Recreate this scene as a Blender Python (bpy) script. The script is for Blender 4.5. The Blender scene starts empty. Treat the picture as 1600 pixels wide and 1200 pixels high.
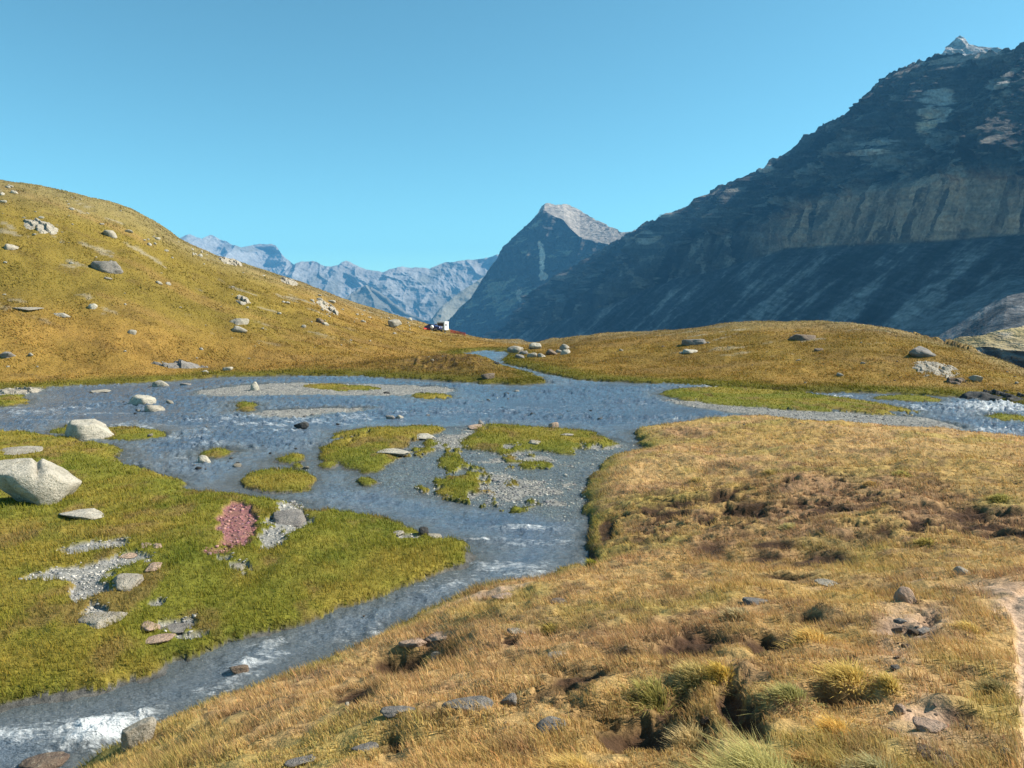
import bpy, bmesh, math, random
import numpy as np
from mathutils import Vector, Matrix, Euler
random.seed(7); RNG = np.random.default_rng(11)
SC = bpy.context.scene
# ------------------------------------------------------------------ camera
CH = 7.0                      # eye height above the water
F = 1200.0                    # focal length in photo pixels (1600 wide)
PITCH = math.atan(120/1200)
cam_d = bpy.data.cameras.new('camera'); cam = bpy.data.objects.new('camera', cam_d)
SC.collection.objects.link(cam); SC.camera = cam
cam_d.sensor_width = 36; cam_d.lens = 36*F/1600; cam_d.clip_start = 0.05; cam_d.clip_end = 60000
cam.location = (0, 0, CH); cam.rotation_euler = (math.pi/2-PITCH, 0, 0)
# ------------------------------------------------------------------ world and sun
SUN_AZ, SUN_EL = math.radians(80), math.radians(38)      # azimuth to the right of the view
W = bpy.data.worlds.new('World'); SC.world = W; W.use_nodes = True
nt = W.node_tree; nt.nodes.clear()
sky = nt.nodes.new('ShaderNodeTexSky'); sky.sky_type = 'NISHITA'; sky.sun_disc = False
sky.sun_elevation = SUN_EL; sky.sun_rotation = SUN_AZ
sky.altitude = 2500; sky.air_density = 1.0; sky.dust_density = 1.6; sky.ozone_density = 1.2
grade = nt.nodes.new('ShaderNodeMix'); grade.data_type = 'RGBA'; grade.blend_type = 'MULTIPLY'
grade.inputs['Factor'].default_value = 1; grade.inputs['B'].default_value = (0.66, 1.13, 0.98, 1)
bg = nt.nodes.new('ShaderNodeBackground'); bg.inputs['Strength'].default_value = 0.093
wo = nt.nodes.new('ShaderNodeOutputWorld')
nt.links.new(sky.outputs[0], grade.inputs['A']); nt.links.new(grade.outputs['Result'], bg.inputs[0]); nt.links.new(bg.outputs[0], wo.inputs[0])
sl = bpy.data.lights.new('sun', 'SUN'); sl.energy = 5.0; sl.angle = math.radians(0.5); sl.color = (1, 0.91, 0.78)
so = bpy.data.objects.new('sun', sl); SC.collection.objects.link(so)
sdir = Vector((math.cos(SUN_EL)*math.sin(SUN_AZ), math.cos(SUN_EL)*math.cos(SUN_AZ), math.sin(SUN_EL)))
so.rotation_euler = (-sdir).to_track_quat('-Z', 'Y').to_euler(); so.location = (60, 20, 80)
SC.view_settings.view_transform = 'Standard'; SC.view_settings.look = 'None'
SC.view_settings.exposure = 0.95; SC.view_settings.gamma = 1
SC.render.engine = 'CYCLES'
SC.cycles.max_bounces = 5; SC.cycles.volume_bounces = 0; SC.cycles.transparent_max_bounces = 8
SC.cycles.use_denoising = True
HAZE_DENSITY = 6.0e-5; HAZE_COLOR = (0.15, 0.52, 1.0, 1)

# ------------------------------------------------------------------ helpers
def sm(a, b, x):
    t = np.clip((x-a)/(b-a), 0, 1); return t*t*(3-2*t)
def _h(ix, iy, seed):
    n = (ix.astype(np.int64)*374761393 + iy.astype(np.int64)*668265263 + seed*1274126177) & 0xffffffff
    n = ((n ^ (n >> 13))*1274126177) & 0xffffffff
    n = n ^ (n >> 16)
    return (n & 0xffff).astype(np.float32)/65535.0
def vn(x, y, seed=0):
    xi = np.floor(x); yi = np.floor(y); fx = (x-xi).astype(np.float32); fy = (y-yi).astype(np.float32)
    xi = xi.astype(np.int64); yi = yi.astype(np.int64)
    u = fx*fx*fx*(fx*(fx*6-15)+10); v = fy*fy*fy*(fy*(fy*6-15)+10)
    a = _h(xi, yi, seed); b = _h(xi+1, yi, seed); c = _h(xi, yi+1, seed); d = _h(xi+1, yi+1, seed)
    return (a+(b-a)*u)*(1-v)+(c+(d-c)*u)*v
def fbm(x, y, oc=4, seed=0, gain=0.5, lac=2.07):
    x = np.asarray(x, float); y = np.asarray(y, float)
    s = 0; a = 1; t = 0
    for k in range(oc):
        s = s + a*(vn(x, y, seed+k*17)*2-1); t += a; a *= gain
        x, y = (x*0.8-y*0.6)*lac+13.1, (x*0.6+y*0.8)*lac+7.7
    return s/t
def ridged(x, y, oc=5, seed=0, gain=0.5, rot=True):
    x = np.asarray(x, float); y = np.asarray(y, float)
    s = 0; a = 1; t = 0
    for k in range(oc):
        n = 1-np.abs(vn(x, y, seed+k*31)*2-1); s = s + a*n*n; t += a; a *= gain
        if rot: x, y = (x*0.8-y*0.6)*2.1+3.3, (x*0.6+y*0.8)*2.1+1.7
        else: x, y = x*2.1+3.3, y*2.1+1.7
    return s/t
CP, SP = math.cos(PITCH), math.sin(PITCH)
def px_ae(u, v):              # photo pixel -> azimuth, tan(elevation)
    a = (np.asarray(u, float)-800)/F; b = (600-np.asarray(v, float))/F
    dx = a; dy = CP+b*SP; dz = -SP+b*CP
    h = np.hypot(dx, dy); return np.arctan2(dx, dy), dz/h
def flat(u, v):               # photo pixel -> point on the water level
    az, e = px_ae(u, v); r = -CH/e; return r*np.sin(az), r*np.cos(az)
def curve(pts, az):           # polyline of photo pixels -> tan(elevation) over azimuth
    p = np.array(pts, float); a, e = px_ae(p[:, 0], p[:, 1]); o = np.argsort(a)
    return np.interp(az, a[o], e[o])
def pxv(pairs, az, y=480):    # value given at photo columns -> over azimuth
    p = np.array(pairs, float); a, _ = px_ae(p[:, 0], np.full(len(p), y)); return np.interp(az, a, p[:, 1])
def tag(o, label=None, cat=None, group=None, kind=None):
    if label: o['label'] = label
    if cat: o['category'] = cat
    if group: o['group'] = group
    if kind: o['kind'] = kind
    return o
def link(name, me, mat=None, parent=None):
    o = bpy.data.objects.new(name, me); SC.collection.objects.link(o)
    if mat is not None:
        for m in (mat if isinstance(mat, (list, tuple)) else [mat]): me.materials.append(m)
    if parent: o.parent = parent
    return o
def np_mesh(name, V, Fc, smooth=True, attrs=None):
    """V (n,3), Fc (m,k) all with the same number of corners"""
    me = bpy.data.meshes.new(name); V = np.ascontiguousarray(V, np.float32); Fc = np.ascontiguousarray(Fc, np.int32)
    me.vertices.add(len(V)); me.vertices.foreach_set('co', V.ravel())
    m, k = Fc.shape; me.loops.add(m*k); me.loops.foreach_set('vertex_index', Fc.ravel())
    me.polygons.add(m); me.polygons.foreach_set('loop_start', np.arange(0, m*k, k, dtype=np.int32))
    try: me.polygons.foreach_set('loop_total', np.full(m, k, np.int32))
    except Exception: pass
    if smooth: me.polygons.foreach_set('use_smooth', np.ones(m, bool))
    for n, d in (attrs or {}).items():
        d = np.asarray(d, np.float32)
        if d.ndim == 1:
            at = me.attributes.new(n, 'FLOAT', 'POINT'); at.data.foreach_set('value', np.ascontiguousarray(d))
        else:
            if d.shape[1] == 3: d = np.hstack([d, np.ones((len(d), 1), np.float32)])
            at = me.attributes.new(n, 'FLOAT_COLOR', 'POINT'); at.data.foreach_set('color', np.ascontiguousarray(d).ravel())
    me.update(calc_edges=True); return me
def grid_faces(nr, nc):
    i = np.arange(nr-1)[:, None]; j = np.arange(nc-1)[None, :]; a = i*nc+j
    return np.stack([a, a+1, a+nc+1, a+nc], -1).reshape(-1, 4)
def sub_mesh(name, V, Fc, keep, attrs):
    f = Fc[keep]; u, inv = np.unique(f.ravel(), return_inverse=True)
    return np_mesh(name, V[u], inv.reshape(f.shape), True, {k: a[u] for k, a in attrs.items()})
def mix3(c, col, m):
    m = np.clip(m, 0, 1)[..., None]; return c*(1-m)+np.array(col, np.float32)*m

# ------------------------------------------------------------------ materials
def mat_new(name):
    m = bpy.data.materials.new(name); m.use_nodes = True; t = m.node_tree; t.nodes.clear()
    o = t.nodes.new('ShaderNodeOutputMaterial'); return m, t, o
def nd(t, kind, **kw):
    n = t.nodes.new(kind)
    for k, v in kw.items():
        if k in n.inputs: n.inputs[k].default_value = v
        else: setattr(n, k, v)
    return n
def principled(t, rough=0.9, spec=0.2):
    b = t.nodes.new('ShaderNodeBsdfPrincipled'); b.inputs['Roughness'].default_value = rough
    b.inputs['Specular IOR Level'].default_value = spec; return b
def mat_attr(name, sc1=6.0, sc2=40.0, lo=0.72, hi=1.3, bump=0.3, bdist=0.05, rough=1.0):
    m, t, o = mat_new(name); b = principled(t, rough, 0.1)
    at = nd(t, 'ShaderNodeAttribute', attribute_name='col'); tc = t.nodes.new('ShaderNodeTexCoord')
    n1 = nd(t, 'ShaderNodeTexNoise', Scale=sc1, Detail=6.0, Roughness=0.65); n2 = nd(t, 'ShaderNodeTexNoise', Scale=sc2, Detail=3.0)
    for n in (n1, n2): t.links.new(tc.outputs['Object'], n.inputs['Vector'])
    mm = nd(t, 'ShaderNodeMath', operation='MULTIPLY'); t.links.new(n1.outputs[0], mm.inputs[0]); t.links.new(n2.outputs[0], mm.inputs[1])
    mr = nd(t, 'ShaderNodeMapRange'); mr.inputs['From Min'].default_value = 0.12; mr.inputs['From Max'].default_value = 0.4
    mr.inputs['To Min'].default_value = lo; mr.inputs['To Max'].default_value = hi; t.links.new(mm.outputs[0], mr.inputs[0])
    mx = nd(t, 'ShaderNodeVectorMath', operation='SCALE'); t.links.new(at.outputs['Color'], mx.inputs[0]); t.links.new(mr.outputs[0], mx.inputs['Scale'])
    t.links.new(mx.outputs[0], b.inputs['Base Color'])
    bp = nd(t, 'ShaderNodeBump', Strength=bump, Distance=bdist); t.links.new(n1.outputs[0], bp.inputs['Height'])
    t.links.new(bp.outputs[0], b.inputs['Normal']); t.links.new(b.outputs[0], o.inputs[0]); return m
M_ground = mat_attr('turf', 5, 45, 0.65, 1.4, 0.9, 0.10)
M_rockface = mat_attr('mountain_rock', 0.035, 0.16, 0.55, 1.5, 1.0, 16.0)
M_farrock = mat_attr('far_rock', 0.004, 0.02, 0.75, 1.3, 0.8, 60.0)
def mat_grass(name):
    m, t, o = mat_new(name); at = nd(t, 'ShaderNodeAttribute', attribute_name='col')
    d = nd(t, 'ShaderNodeBsdfDiffuse'); tr = nd(t, 'ShaderNodeBsdfTranslucent'); mx = nd(t, 'ShaderNodeMixShader', Fac=0.35)
    t.links.new(at.outputs['Color'], d.inputs[0]); t.links.new(at.outputs['Color'], tr.inputs[0])
    t.links.new(d.outputs[0], mx.inputs[1]); t.links.new(tr.outputs[0], mx.inputs[2]); t.links.new(mx.outputs[0], o.inputs[0]); return m
M_grass = mat_grass('grass_blades')
def mat_rock(name, c1, c2, c3):
    m, t, o = mat_new(name); b = principled(t, 0.9, 0.25); tc = t.nodes.new('ShaderNodeTexCoord')
    n1 = nd(t, 'ShaderNodeTexNoise', Scale=1.6, Detail=9.0, Roughness=0.7); n2 = nd(t, 'ShaderNodeTexNoise', Scale=14.0, Detail=6.0, Roughness=0.7)
    n3 = nd(t, 'ShaderNodeTexNoise', Scale=4.0, Detail=4.0, Roughness=0.6)
    mp = nd(t, 'ShaderNodeMapping'); mp.inputs['Scale'].default_value = (1, 1, 1.5); mp.inputs['Rotation'].default_value = (0.4, 0.3, 0)
    t.links.new(tc.outputs['Object'], mp.inputs[0])
    for n in (n1, n3): t.links.new(mp.outputs[0], n.inputs['Vector'])
    t.links.new(tc.outputs['Object'], n2.inputs['Vector'])
    r = nd(t, 'ShaderNodeValToRGB'); e = r.color_ramp.elements
    e[0].position = 0.32; e[0].color = (*c2, 1); e[1].position = 0.56; e[1].color = (*c1, 1)
    t.links.new(n1.outputs[0], r.inputs[0])
    r2 = nd(t, 'ShaderNodeValToRGB'); q = r2.color_ramp.elements; q[0].position = 0.56; q[0].color = (0, 0, 0, 1); q[1].position = 0.64; q[1].color = (1, 1, 1, 1)
    t.links.new(n2.outputs[0], r2.inputs[0])
    mx = nd(t, 'ShaderNodeMix', data_type='RGBA'); t.links.new(r2.outputs[0], mx.inputs['Factor']); t.links.new(r.outputs[0], mx.inputs['A']); mx.inputs['B'].default_value = (*c3, 1)
    t.links.new(mx.outputs['Result'], b.inputs['Base Color'])
    ad = nd(t, 'ShaderNodeMath', operation='ADD'); t.links.new(n2.outputs[0], ad.inputs[0]); t.links.new(n3.outputs[0], ad.inputs[1])
    bp = nd(t, 'ShaderNodeBump', Strength=1.0, Distance=0.10); t.links.new(ad.outputs[0], bp.inputs['Height'])
    t.links.new(bp.outputs[0], b.inputs['Normal']); t.links.new(b.outputs[0], o.inputs[0]); return m
MR = {'pale': mat_rock('pale_rock', (0.40, 0.36, 0.29), (0.22, 0.19, 0.155), (0.13, 0.12, 0.08)),
      'white': mat_rock('whitish_rock', (0.50, 0.46, 0.38), (0.30, 0.275, 0.22), (0.20, 0.18, 0.12)),
      'grey': mat_rock('grey_rock', (0.24, 0.22, 0.20), (0.12, 0.11, 0.105), (0.30, 0.28, 0.23)),
      'pink': mat_rock('pinkish_rock', (0.46, 0.33, 0.24), (0.30, 0.20, 0.15), (0.22, 0.17, 0.13)),
      'brown': mat_rock('brown_rock', (0.19, 0.14, 0.10), (0.10, 0.07, 0.06), (0.28, 0.24, 0.18)),
      'dark': mat_rock('dark_rock', (0.06, 0.06, 0.06), (0.03, 0.03, 0.032), (0.10, 0.10, 0.09))}

# ------------------------------------------------------------------ outline of the water and the land in it (photo pixels -> water level)
NEAR = [(-200, 1420), (60, 1262), (130, 1200), (150, 1188), (190, 1168), (250, 1138), (330, 1108), (420, 1075), (500, 1046), (560, 1012), (620, 982), (680, 954), (740, 928),
        (800, 921), (850, 910), (900, 892), (918, 880), (913, 850), (918, 800), (912, 765), (925, 740), (945, 722), (1000, 706), (1009, 694), (985, 680),
        (1000, 672), (1060, 664), (1130, 655), (1180, 655), (1250, 661), (1330, 667), (1400, 672), (1500, 680), (1600, 688), (1800, 700), (2300, 725), (3200, 750)]
MEADOW = [(-900, 1500), (-300, 1170), (0, 1096), (80, 1086), (150, 1080), (240, 1050), (262, 1030), (310, 1026), (370, 990), (430, 985), (500, 966), (560, 947),
          (620, 917), (680, 896), (722, 880), (737, 865), (735, 850), (700, 845), (650, 832), (620, 814), (560, 806), (520, 798), (492, 802), (480, 795), (440, 785), (400, 778),
          (360, 772), (290, 768), (272, 758), (266, 748), (230, 735), (190, 727), (186, 715), (187, 704), (175, 696), (140, 690), (90, 684), (40, 678), (0, 677), (-300, 672), (-1500, 668)]
SHORE_L = [(-1500, 660), (-400, 627), (-100, 612), (0, 609), (60, 608), (120, 603), (200, 600), (250, 597), (340, 589), (450, 586.5), (560, 588), (640, 592), (700, 596),
           (760, 600), (820, 601), (850, 599), (853, 594), (830, 584), (800, 577), (775, 572), (750, 564), (732, 556), (722, 553), (740, 549), (765, 547.5), (800, 551.5)]
SHORE_R = [(800, 551.5), (789, 559), (784, 566), (800, 571), (820, 575), (850, 583), (900, 593), (960, 597), (1030, 600), (1100, 602.5), (1130, 606), (1200, 611), (1270, 615), (1350, 613.5),
           (1400, 616), (1480, 620), (1540, 626), (1600, 636), (1750, 648), (2300, 672), (3200, 690)]
ISLANDS = {
 'spit': [(1033, 617), (1045, 608), (1100, 606), (1150, 606), (1215, 610), (1275, 617), (1340, 626), (1390, 634), (1440, 645), (1430, 649), (1340, 647), (1250, 642), (1150, 635), (1080, 628)],
 'strip_r1': [(1365, 621), (1400, 618.5), (1450, 621), (1478, 626), (1440, 628), (1390, 626)],
 'strip_r2': [(1535, 649), (1560, 646), (1600, 652), (1640, 657), (1600, 659), (1560, 656)],
 'strip_h': [(1155, 651), (1180, 649), (1235, 655), (1262, 659), (1210, 659), (1165, 656)],
 'c1': [(500, 700), (512, 690), (525, 678), (545, 672), (600, 668), (660, 665), (692, 668), (688, 675), (660, 684), (640, 690), (642, 698), (610, 702), (632, 706), (640, 712), (615, 722), (590, 735), (565, 741), (545, 733), (530, 722), (505, 720), (497, 712)],
 'c2': [(742, 668), (762, 663), (820, 666), (870, 669), (920, 674), (952, 684), (962, 696), (930, 703), (905, 709), (880, 711), (850, 705), (805, 704), (790, 711), (760, 706), (725, 702), (712, 692), (728, 684), (738, 676)],
 'c3': [(682, 716), (705, 712), (720, 722), (745, 728), (768, 745), (762, 760), (752, 778), (742, 787), (715, 778), (690, 775), (672, 770), (682, 755), (694, 740), (688, 728)],
 'j1': [(372, 752), (385, 742), (405, 735), (450, 733), (487, 740), (500, 752), (488, 763), (462, 770), (420, 768), (385, 762)],
 'j2': [(430, 718), (445, 709), (470, 710), (478, 718), (460, 724), (435, 723)], 'j3': [(455, 730), (462, 723), (474, 727), (472, 732)],
 'j4': [(312, 712), (325, 703), (350, 700), (364, 705), (360, 713), (330, 716)], 'j5': [(556, 754), (565, 744), (586, 746), (590, 756), (572, 760)],
 'j6': [(497, 706), (505, 697), (522, 700), (523, 709), (508, 712)], 'j7': [(498, 728), (505, 722), (522, 720), (528, 728), (510, 733)],
 'j8': [(656, 694), (665, 686), (684, 687), (688, 694), (668, 699)], 'j9': [(650, 766), (662, 756), (672, 764), (660, 772)],
 'c4': [(150, 672), (175, 667), (215, 668), (250, 673), (256, 682), (230, 686), (190, 688), (160, 684)],
 'c5': [(85, 681), (92, 668), (115, 662), (125, 668), (115, 682)],
 'k1': [(470, 605), (490, 601), (540, 601), (598, 606), (590, 611), (540, 612), (500, 610)],
 'k2': [(643, 619), (660, 615), (700, 617), (709, 621), (690, 624), (655, 624)],
 'k3': [(366, 634), (372, 629), (392, 629), (398, 636), (392, 643), (374, 643)],
 'k4': [(-30, 632), (0, 617), (30, 616), (44, 624), (30, 633), (0, 636)]}
GRAVEL = {
 'bar_k': [(285, 616), (330, 606), (380, 600), (440, 597), (560, 599), (640, 601), (700, 603), (722, 609), (700, 616), (640, 618), (560, 619), (480, 616), (400, 619), (330, 620)],
 'bar_l': [(370, 646), (420, 640), (500, 636), (560, 634), (600, 636), (540, 646), (470, 655), (410, 656)],
 'bar_h': [(1020, 622), (1080, 626), (1150, 633), (1250, 640), (1340, 645), (1430, 648), (1500, 662), (1540, 682), (1480, 690), (1400, 684), (1300, 676), (1200, 668), (1120, 660), (1150, 650), (1120, 640), (1060, 634)],
 'bar_c': [(590, 740), (612, 722), (640, 706), (640, 690), (690, 668), (742, 664), (900, 675), (975, 690), (1000, 702), (945, 722), (925, 740), (912, 765), (908, 800), (860, 812), (820, 800), (760, 790), (680, 776), (640, 766), (600, 758)],
 'bar_a': [(-60, 612), (0, 607), (60, 606), (75, 610), (40, 617), (0, 620)],
 'bar_m': [(420, 792), (430, 782), (480, 793), (492, 803), (475, 818), (455, 830), (425, 850), (405, 845), (415, 820)]}
def wpoly(p):
    p = np.array(p, float); x, y = flat(p[:, 0], p[:, 1]); return np.stack([x, y], 1)
def resample_sm(P):           # round the corners a little (Chaikin)
    for _ in range(1):
        Q = np.roll(P, -1, 0); P = np.stack([P*0.75+Q*0.25, P*0.25+Q*0.75], 1).reshape(-1, 2)
    return P
nearP = np.vstack([wpoly(NEAR), [[400, 300], [400, -60], [-60, -60], [-30, -2]]])
meadP = np.vstack([wpoly(MEADOW), [[-300, 40], [-300, -50], [-60, -50]]])
landL = np.vstack([wpoly(SHORE_L), wpoly(SHORE_R), [[600, 200], [600, 600], [-600, 600], [-600, 60]]])
def sdf(P, X, Y, pad=12.0, smooth=True):
    """signed distance, positive inside; -pad where farther than pad outside"""
    if smooth: P = resample_sm(P)
    out = np.full(X.shape, -pad, np.float32)
    sel = (X > P[:, 0].min()-pad) & (X < P[:, 0].max()+pad) & (Y > P[:, 1].min()-pad) & (Y < P[:, 1].max()+pad)
    x = X[sel].astype(np.float32); y = Y[sel].astype(np.float32)
    d2 = np.full(x.shape, 1e12, np.float32); ins = np.zeros(x.shape, bool)
    Q = np.roll(P, -1, 0)
    for (x0, y0), (x1, y1) in zip(P.astype(np.float32), Q.astype(np.float32)):
        ex, ey = x1-x0, y1-y0; L = ex*ex+ey*ey
        if L < 1e-9: continue
        t = np.clip(((x-x0)*ex+(y-y0)*ey)/L, 0, 1); dx = x-x0-t*ex; dy = y-y0-t*ey
        np.minimum(d2, dx*dx+dy*dy, out=d2)
        if y0 != y1:
            c = (y0 > y) != (y1 > y); ins ^= c & (x < (x1-x0)*(y-y0)/(y1-y0)+x0)
    d = np.sqrt(d2); out[sel] = np.where(ins, d, -d); return out

# ------------------------------------------------------------------ terrain grid (polar, finer near the viewer)
azin = np.radians(np.arange(-36, 36.001, 0.08)); azl = np.radians(np.arange(-82, -36, 0.35)); azr = np.radians(np.arange(36.35, 82, 0.35))
AZ = np.concatenate([azl, azin, azr])
RR = np.concatenate([np.geomspace(0.35, 8, 330)[:-1], np.geomspace(8, 230, 640)[:-1], np.geomspace(230, 14000, 90)])
NR, NC = len(RR), len(AZ)
R2, A2 = np.meshgrid(RR, AZ, indexing='ij')
X = R2*np.sin(A2); Y = R2*np.cos(A2)
# warp so that banks are ragged
wamp = np.clip(R2*0.012, 0.10, 0.9)
XW = X+wamp*fbm(X/1.3, Y/1.3, 3, 5)*0.9+0.05*fbm(X*4, Y*4, 2, 6); YW = Y+wamp*fbm(X/1.3+50, Y/1.3, 3, 8)*0.9+0.05*fbm(X*4, Y*4+9, 2, 7)
box = R2 < 150
def sdg(P, pad=12.0, smooth=True):
    out = np.full(X.shape, -pad, np.float32); out[box] = sdf(P, XW[box], YW[box], pad, smooth); return out
dN = sdg(nearP, 60); dM = sdg(meadP, 20); dL = sdg(landL, 20, False)
dL[~box] = 40
dN[~box] = np.where(False, 0, -60)
_rg = 0.22*fbm(X/0.45, Y/0.6, 4, 170, 0.6)*np.clip(R2/18, 0.5, 2); dM = dM+np.where(np.abs(dM) < 4, _rg, 0)
dI = np.full(X.shape, -12, np.float32)
for k, p in ISLANDS.items():
    np.maximum(dI, sdg(wpoly(p), 6), out=dI)
dG = np.full(X.shape, -12, np.float32)
for k, p in GRAVEL.items():
    np.maximum(dG, sdg(wpoly(p), 6), out=dG)
turf = sdg(wpoly([(640, 700), (690, 690), (760, 706), (850, 715), (860, 770), (820, 800), (740, 785), (650, 765)]), 3)
tf = fbm(X/0.9, Y/1.6, 4, 141)+0.12*np.clip(turf, -1, 1); dI = np.where((turf > -0.3) & (dI < 0) & (tf > 0.16), (tf-0.16)*0.9, dI).astype(np.float32)
dI = np.where((dI > 0) & (R2 > 24) & (R2 < 60) & (A2 > px_ae(505, 700)[0]), dI-1.6*sm(0.22, 0.42, fbm(X/1.1, Y/2.0, 4, 171, 0.6)), dI).astype(np.float32)
dM2 = np.maximum(dM, -20)
dLand = np.maximum.reduce([dN, dM, dL, dI])
# --- hills behind the river
CREST = [(-900, 330), (-400, 300), (-150, 282), (0, 282), (60, 291), (100, 300), (170, 318), (205, 331), (240, 350), (290, 380), (340, 402), (390, 418), (440, 435), (480, 446), (520, 462), (560, 478), (600, 490),
         (640, 500), (680, 511), (727, 524), (760, 532), (800, 538), (830, 539), (860, 533), (900, 527), (950, 523), (1000, 520), (1050, 517), (1100, 512), (1150, 509), (1200, 507), (1300, 508), (1340, 510), (1380, 516), (1440, 530),
         (1500, 548), (1560, 570), (1600, 584), (1700, 600), (2000, 610), (2600, 620)]
aC = AZ
eC = curve(CREST, aC)
eS = curve([(-900, 640), (-100, 612), (0, 609), (120, 603), (250, 597), (340, 589), (560, 588), (700, 584), (740, 560), (800, 556), (840, 577), (900, 593), (1030, 600), (1200, 611), (1400, 616), (1600, 636), (1750, 648), (2300, 672)], aC)
RS = -CH/eS
RC = pxv([(-900, 120), (0, 150), (300, 150), (500, 160), (690, 185), (760, 165), (830, 150), (900, 135), (1200, 122), (1400, 112), (1600, 96), (2000, 90), (3000, 90)], aC)
RC = np.maximum(RC, RS*1.25)
T = (R2-RS)/(RC-RS)
Q = np.where(T < 0, T*0.5, np.where(T < 1, np.sin(np.pi/2*np.clip(T, 0, 1)**1.1), 1-0.5*(T-1)**2))
E = eS+(eC-eS)*Q
hill = CH+E*R2
hill = np.where(T < 1, hill, np.maximum(hill, -0.085*R2))
hill = np.maximum(hill, -900)
hill = np.where((T >= 1) & (R2 > 280), np.minimum(hill, -np.minimum(0.085*R2, 900)), hill)
far = sm(0.0, 14.0, dL)
hn = 0.5*fbm(X/9, Y/9, 4, 21)+0.16*fbm(X/1.6, Y/1.6, 3, 22)*sm(300, 60, R2)
zL = 0.30*(1-np.exp(-np.clip(dL, 0, None)/0.5))+np.maximum(hill, 0)*far*(T < 1)+np.where(T >= 1, hill, 0)
zL = np.where(T < 1, zL, np.where(dL > 5, hill, zL))+hn*sm(0, 10, dL)*np.where(T > 1.3, 4, 1)
mx_, my_ = flat(690, 580)
bx, by = (lambda u, v: flat(u, v))(690, 588)
zL = zL+1.3*np.exp(-(((X-bx)/7.5)**2+((Y-by-9)/6)**2))*sm(0, 3, dL)
# heather mound roughness
heath = np.exp(-(((X-bx)/7.0)**2+((Y-by-6)/7)**2))*sm(0.5, 3, dL)
zL = zL+heath*0.55*(ridged(X/1.1, Y/1.1, 3, 44)-0.45)
# --- near bank
rr = np.sqrt(R2**2+0.5)
dNc = np.clip(dN, 0, None)
zN = 0.22*(1-np.exp(-dNc/0.25))+5.55*dNc/(dNc+rr)
hum = 0.30*fbm(X/3.1, Y/3.1, 3, 31)+0.17*fbm(X/0.8, Y/0.8, 3, 32)+0.05*fbm(X/0.22, Y/0.22, 2, 33)
# turf steps running along the slope
stepc = fbm(X/1.8+Y/5, Y/0.55, 3, 34)
zN = zN+sm(0, 2.2, dNc)*(hum*0.75+0.10*stepc)
zM = 0.16*(1-np.exp(-np.clip(dM, 0, None)/0.18))+0.22*(1-np.exp(-np.clip(dM, 0, None)/3))+sm(0, 1.5, dM)*(0.14*fbm(X/2.2, Y/2.2, 3, 35)+0.07*fbm(X/0.5, Y/0.5, 3, 36))
zI = 0.085*(1-np.exp(-np.clip(dI, 0, None)/0.2))+0.06*sm(0, 1, dI)*(1+fbm(X/0.7, Y/0.7, 3, 37))
depth = 0.04+0.42*(1-np.exp(-np.clip(-dLand, 0, None)/1.6))+0.08*fbm(X/1.5, Y/1.5, 3, 38)
gmask = sm(-0.8, 0.6, dG)
zW = -depth*(1-gmask)+gmask*(-0.030+0.085*sm(0.1, 1.5, dG)*(R2 > 38)+0.05*fbm(X/0.8, Y/0.8, 3, 39)+0.07*fbm(X/4, Y/2.5, 2, 40))
barc = sdg(wpoly(GRAVEL['bar_c']), 3); zW = zW-0.050*sm(-0.5, 0.5, barc)
Z = np.where(dN > 0, zN, np.where(dM > 0, zM, np.where(dL > 0, zL, np.where(dI > 0, zI, zW)))).astype(np.float64)
Z = np.where(dLand > 0, np.maximum(Z, 0.0)*(R2 < 100)+Z*(R2 >= 100), Z)
LR = np.log(RR)
def samp(G, x, y):
    az = np.arctan2(x, y); lr = np.log(np.maximum(np.hypot(x, y), 0.36))
    i = np.clip(np.interp(lr, LR, np.arange(NR)), 0, NR-1.001); j = np.clip(np.interp(az, AZ, np.arange(NC)), 0, NC-1.001)
    i0 = i.astype(int); j0 = j.astype(int); fi = i-i0; fj = j-j0
    if G.ndim == 3: fi = fi[..., None]; fj = fj[..., None]
    return (G[i0, j0]*(1-fj)+G[i0, j0+1]*fj)*(1-fi)+(G[i0+1, j0]*(1-fj)+G[i0+1, j0+1]*fj)*fi
rs = np.geomspace(0.9, 400, 5000)
def hit(u, v):                # where the line of sight of a photo pixel meets the ground (or the water)
    az, e = px_ae(u, v); x = rs*math.sin(az); y = rs*math.cos(az)
    g = np.maximum(samp(Z, x, y), 0); zr = CH+e*rs
    k = np.argmax(zr < g)
    if zr[k] >= g[k]: k = int(np.argmin(zr-g))
    return float(x[k]), float(y[k]), float(g[k]), float(rs[k])
def blob(u, v, rx, ry=None, ang=0.0, p=2.0):
    x, y, z, r = hit(u, v); ry = ry or rx
    c, s = math.cos(ang), math.sin(ang); dx = X-x; dy = Y-y
    q = np.sqrt(((dx*c+dy*s)/rx)**2+((-dx*s+dy*c)/ry)**2)
    return np.exp(-q**p)
def bpx(u, v, w, h, p=3.0, rag=0.5):
    x0, y0, _, r0 = hit(u, v-h/2); x1, y1, _, r1 = hit(u, v+h/2); x, y = (x0+x1)/2, (y0+y1)/2; r = math.hypot(x, y)
    ax, ay = x/r, y/r; dx, dy = X-x, Y-y; al = dx*ax+dy*ay; ac = dx*ay-dy*ax; ra = max(abs(r0-r1)/2, 0.02); rc = max(w*math.hypot(r, 3)/F/2, 0.02)
    sel = np.abs(al) < ra*2.5; q = np.full(X.shape, 9.0); n_ = rag*fbm(X[sel]/rc/0.8, Y[sel]/rc/0.8, 3, int(u)) if rag else 0
    q[sel] = np.sqrt((al[sel]/ra)**2+(ac[sel]/rc)**2)*(1+n_); return np.exp(-np.clip(q, 0, 6)**p)
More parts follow.
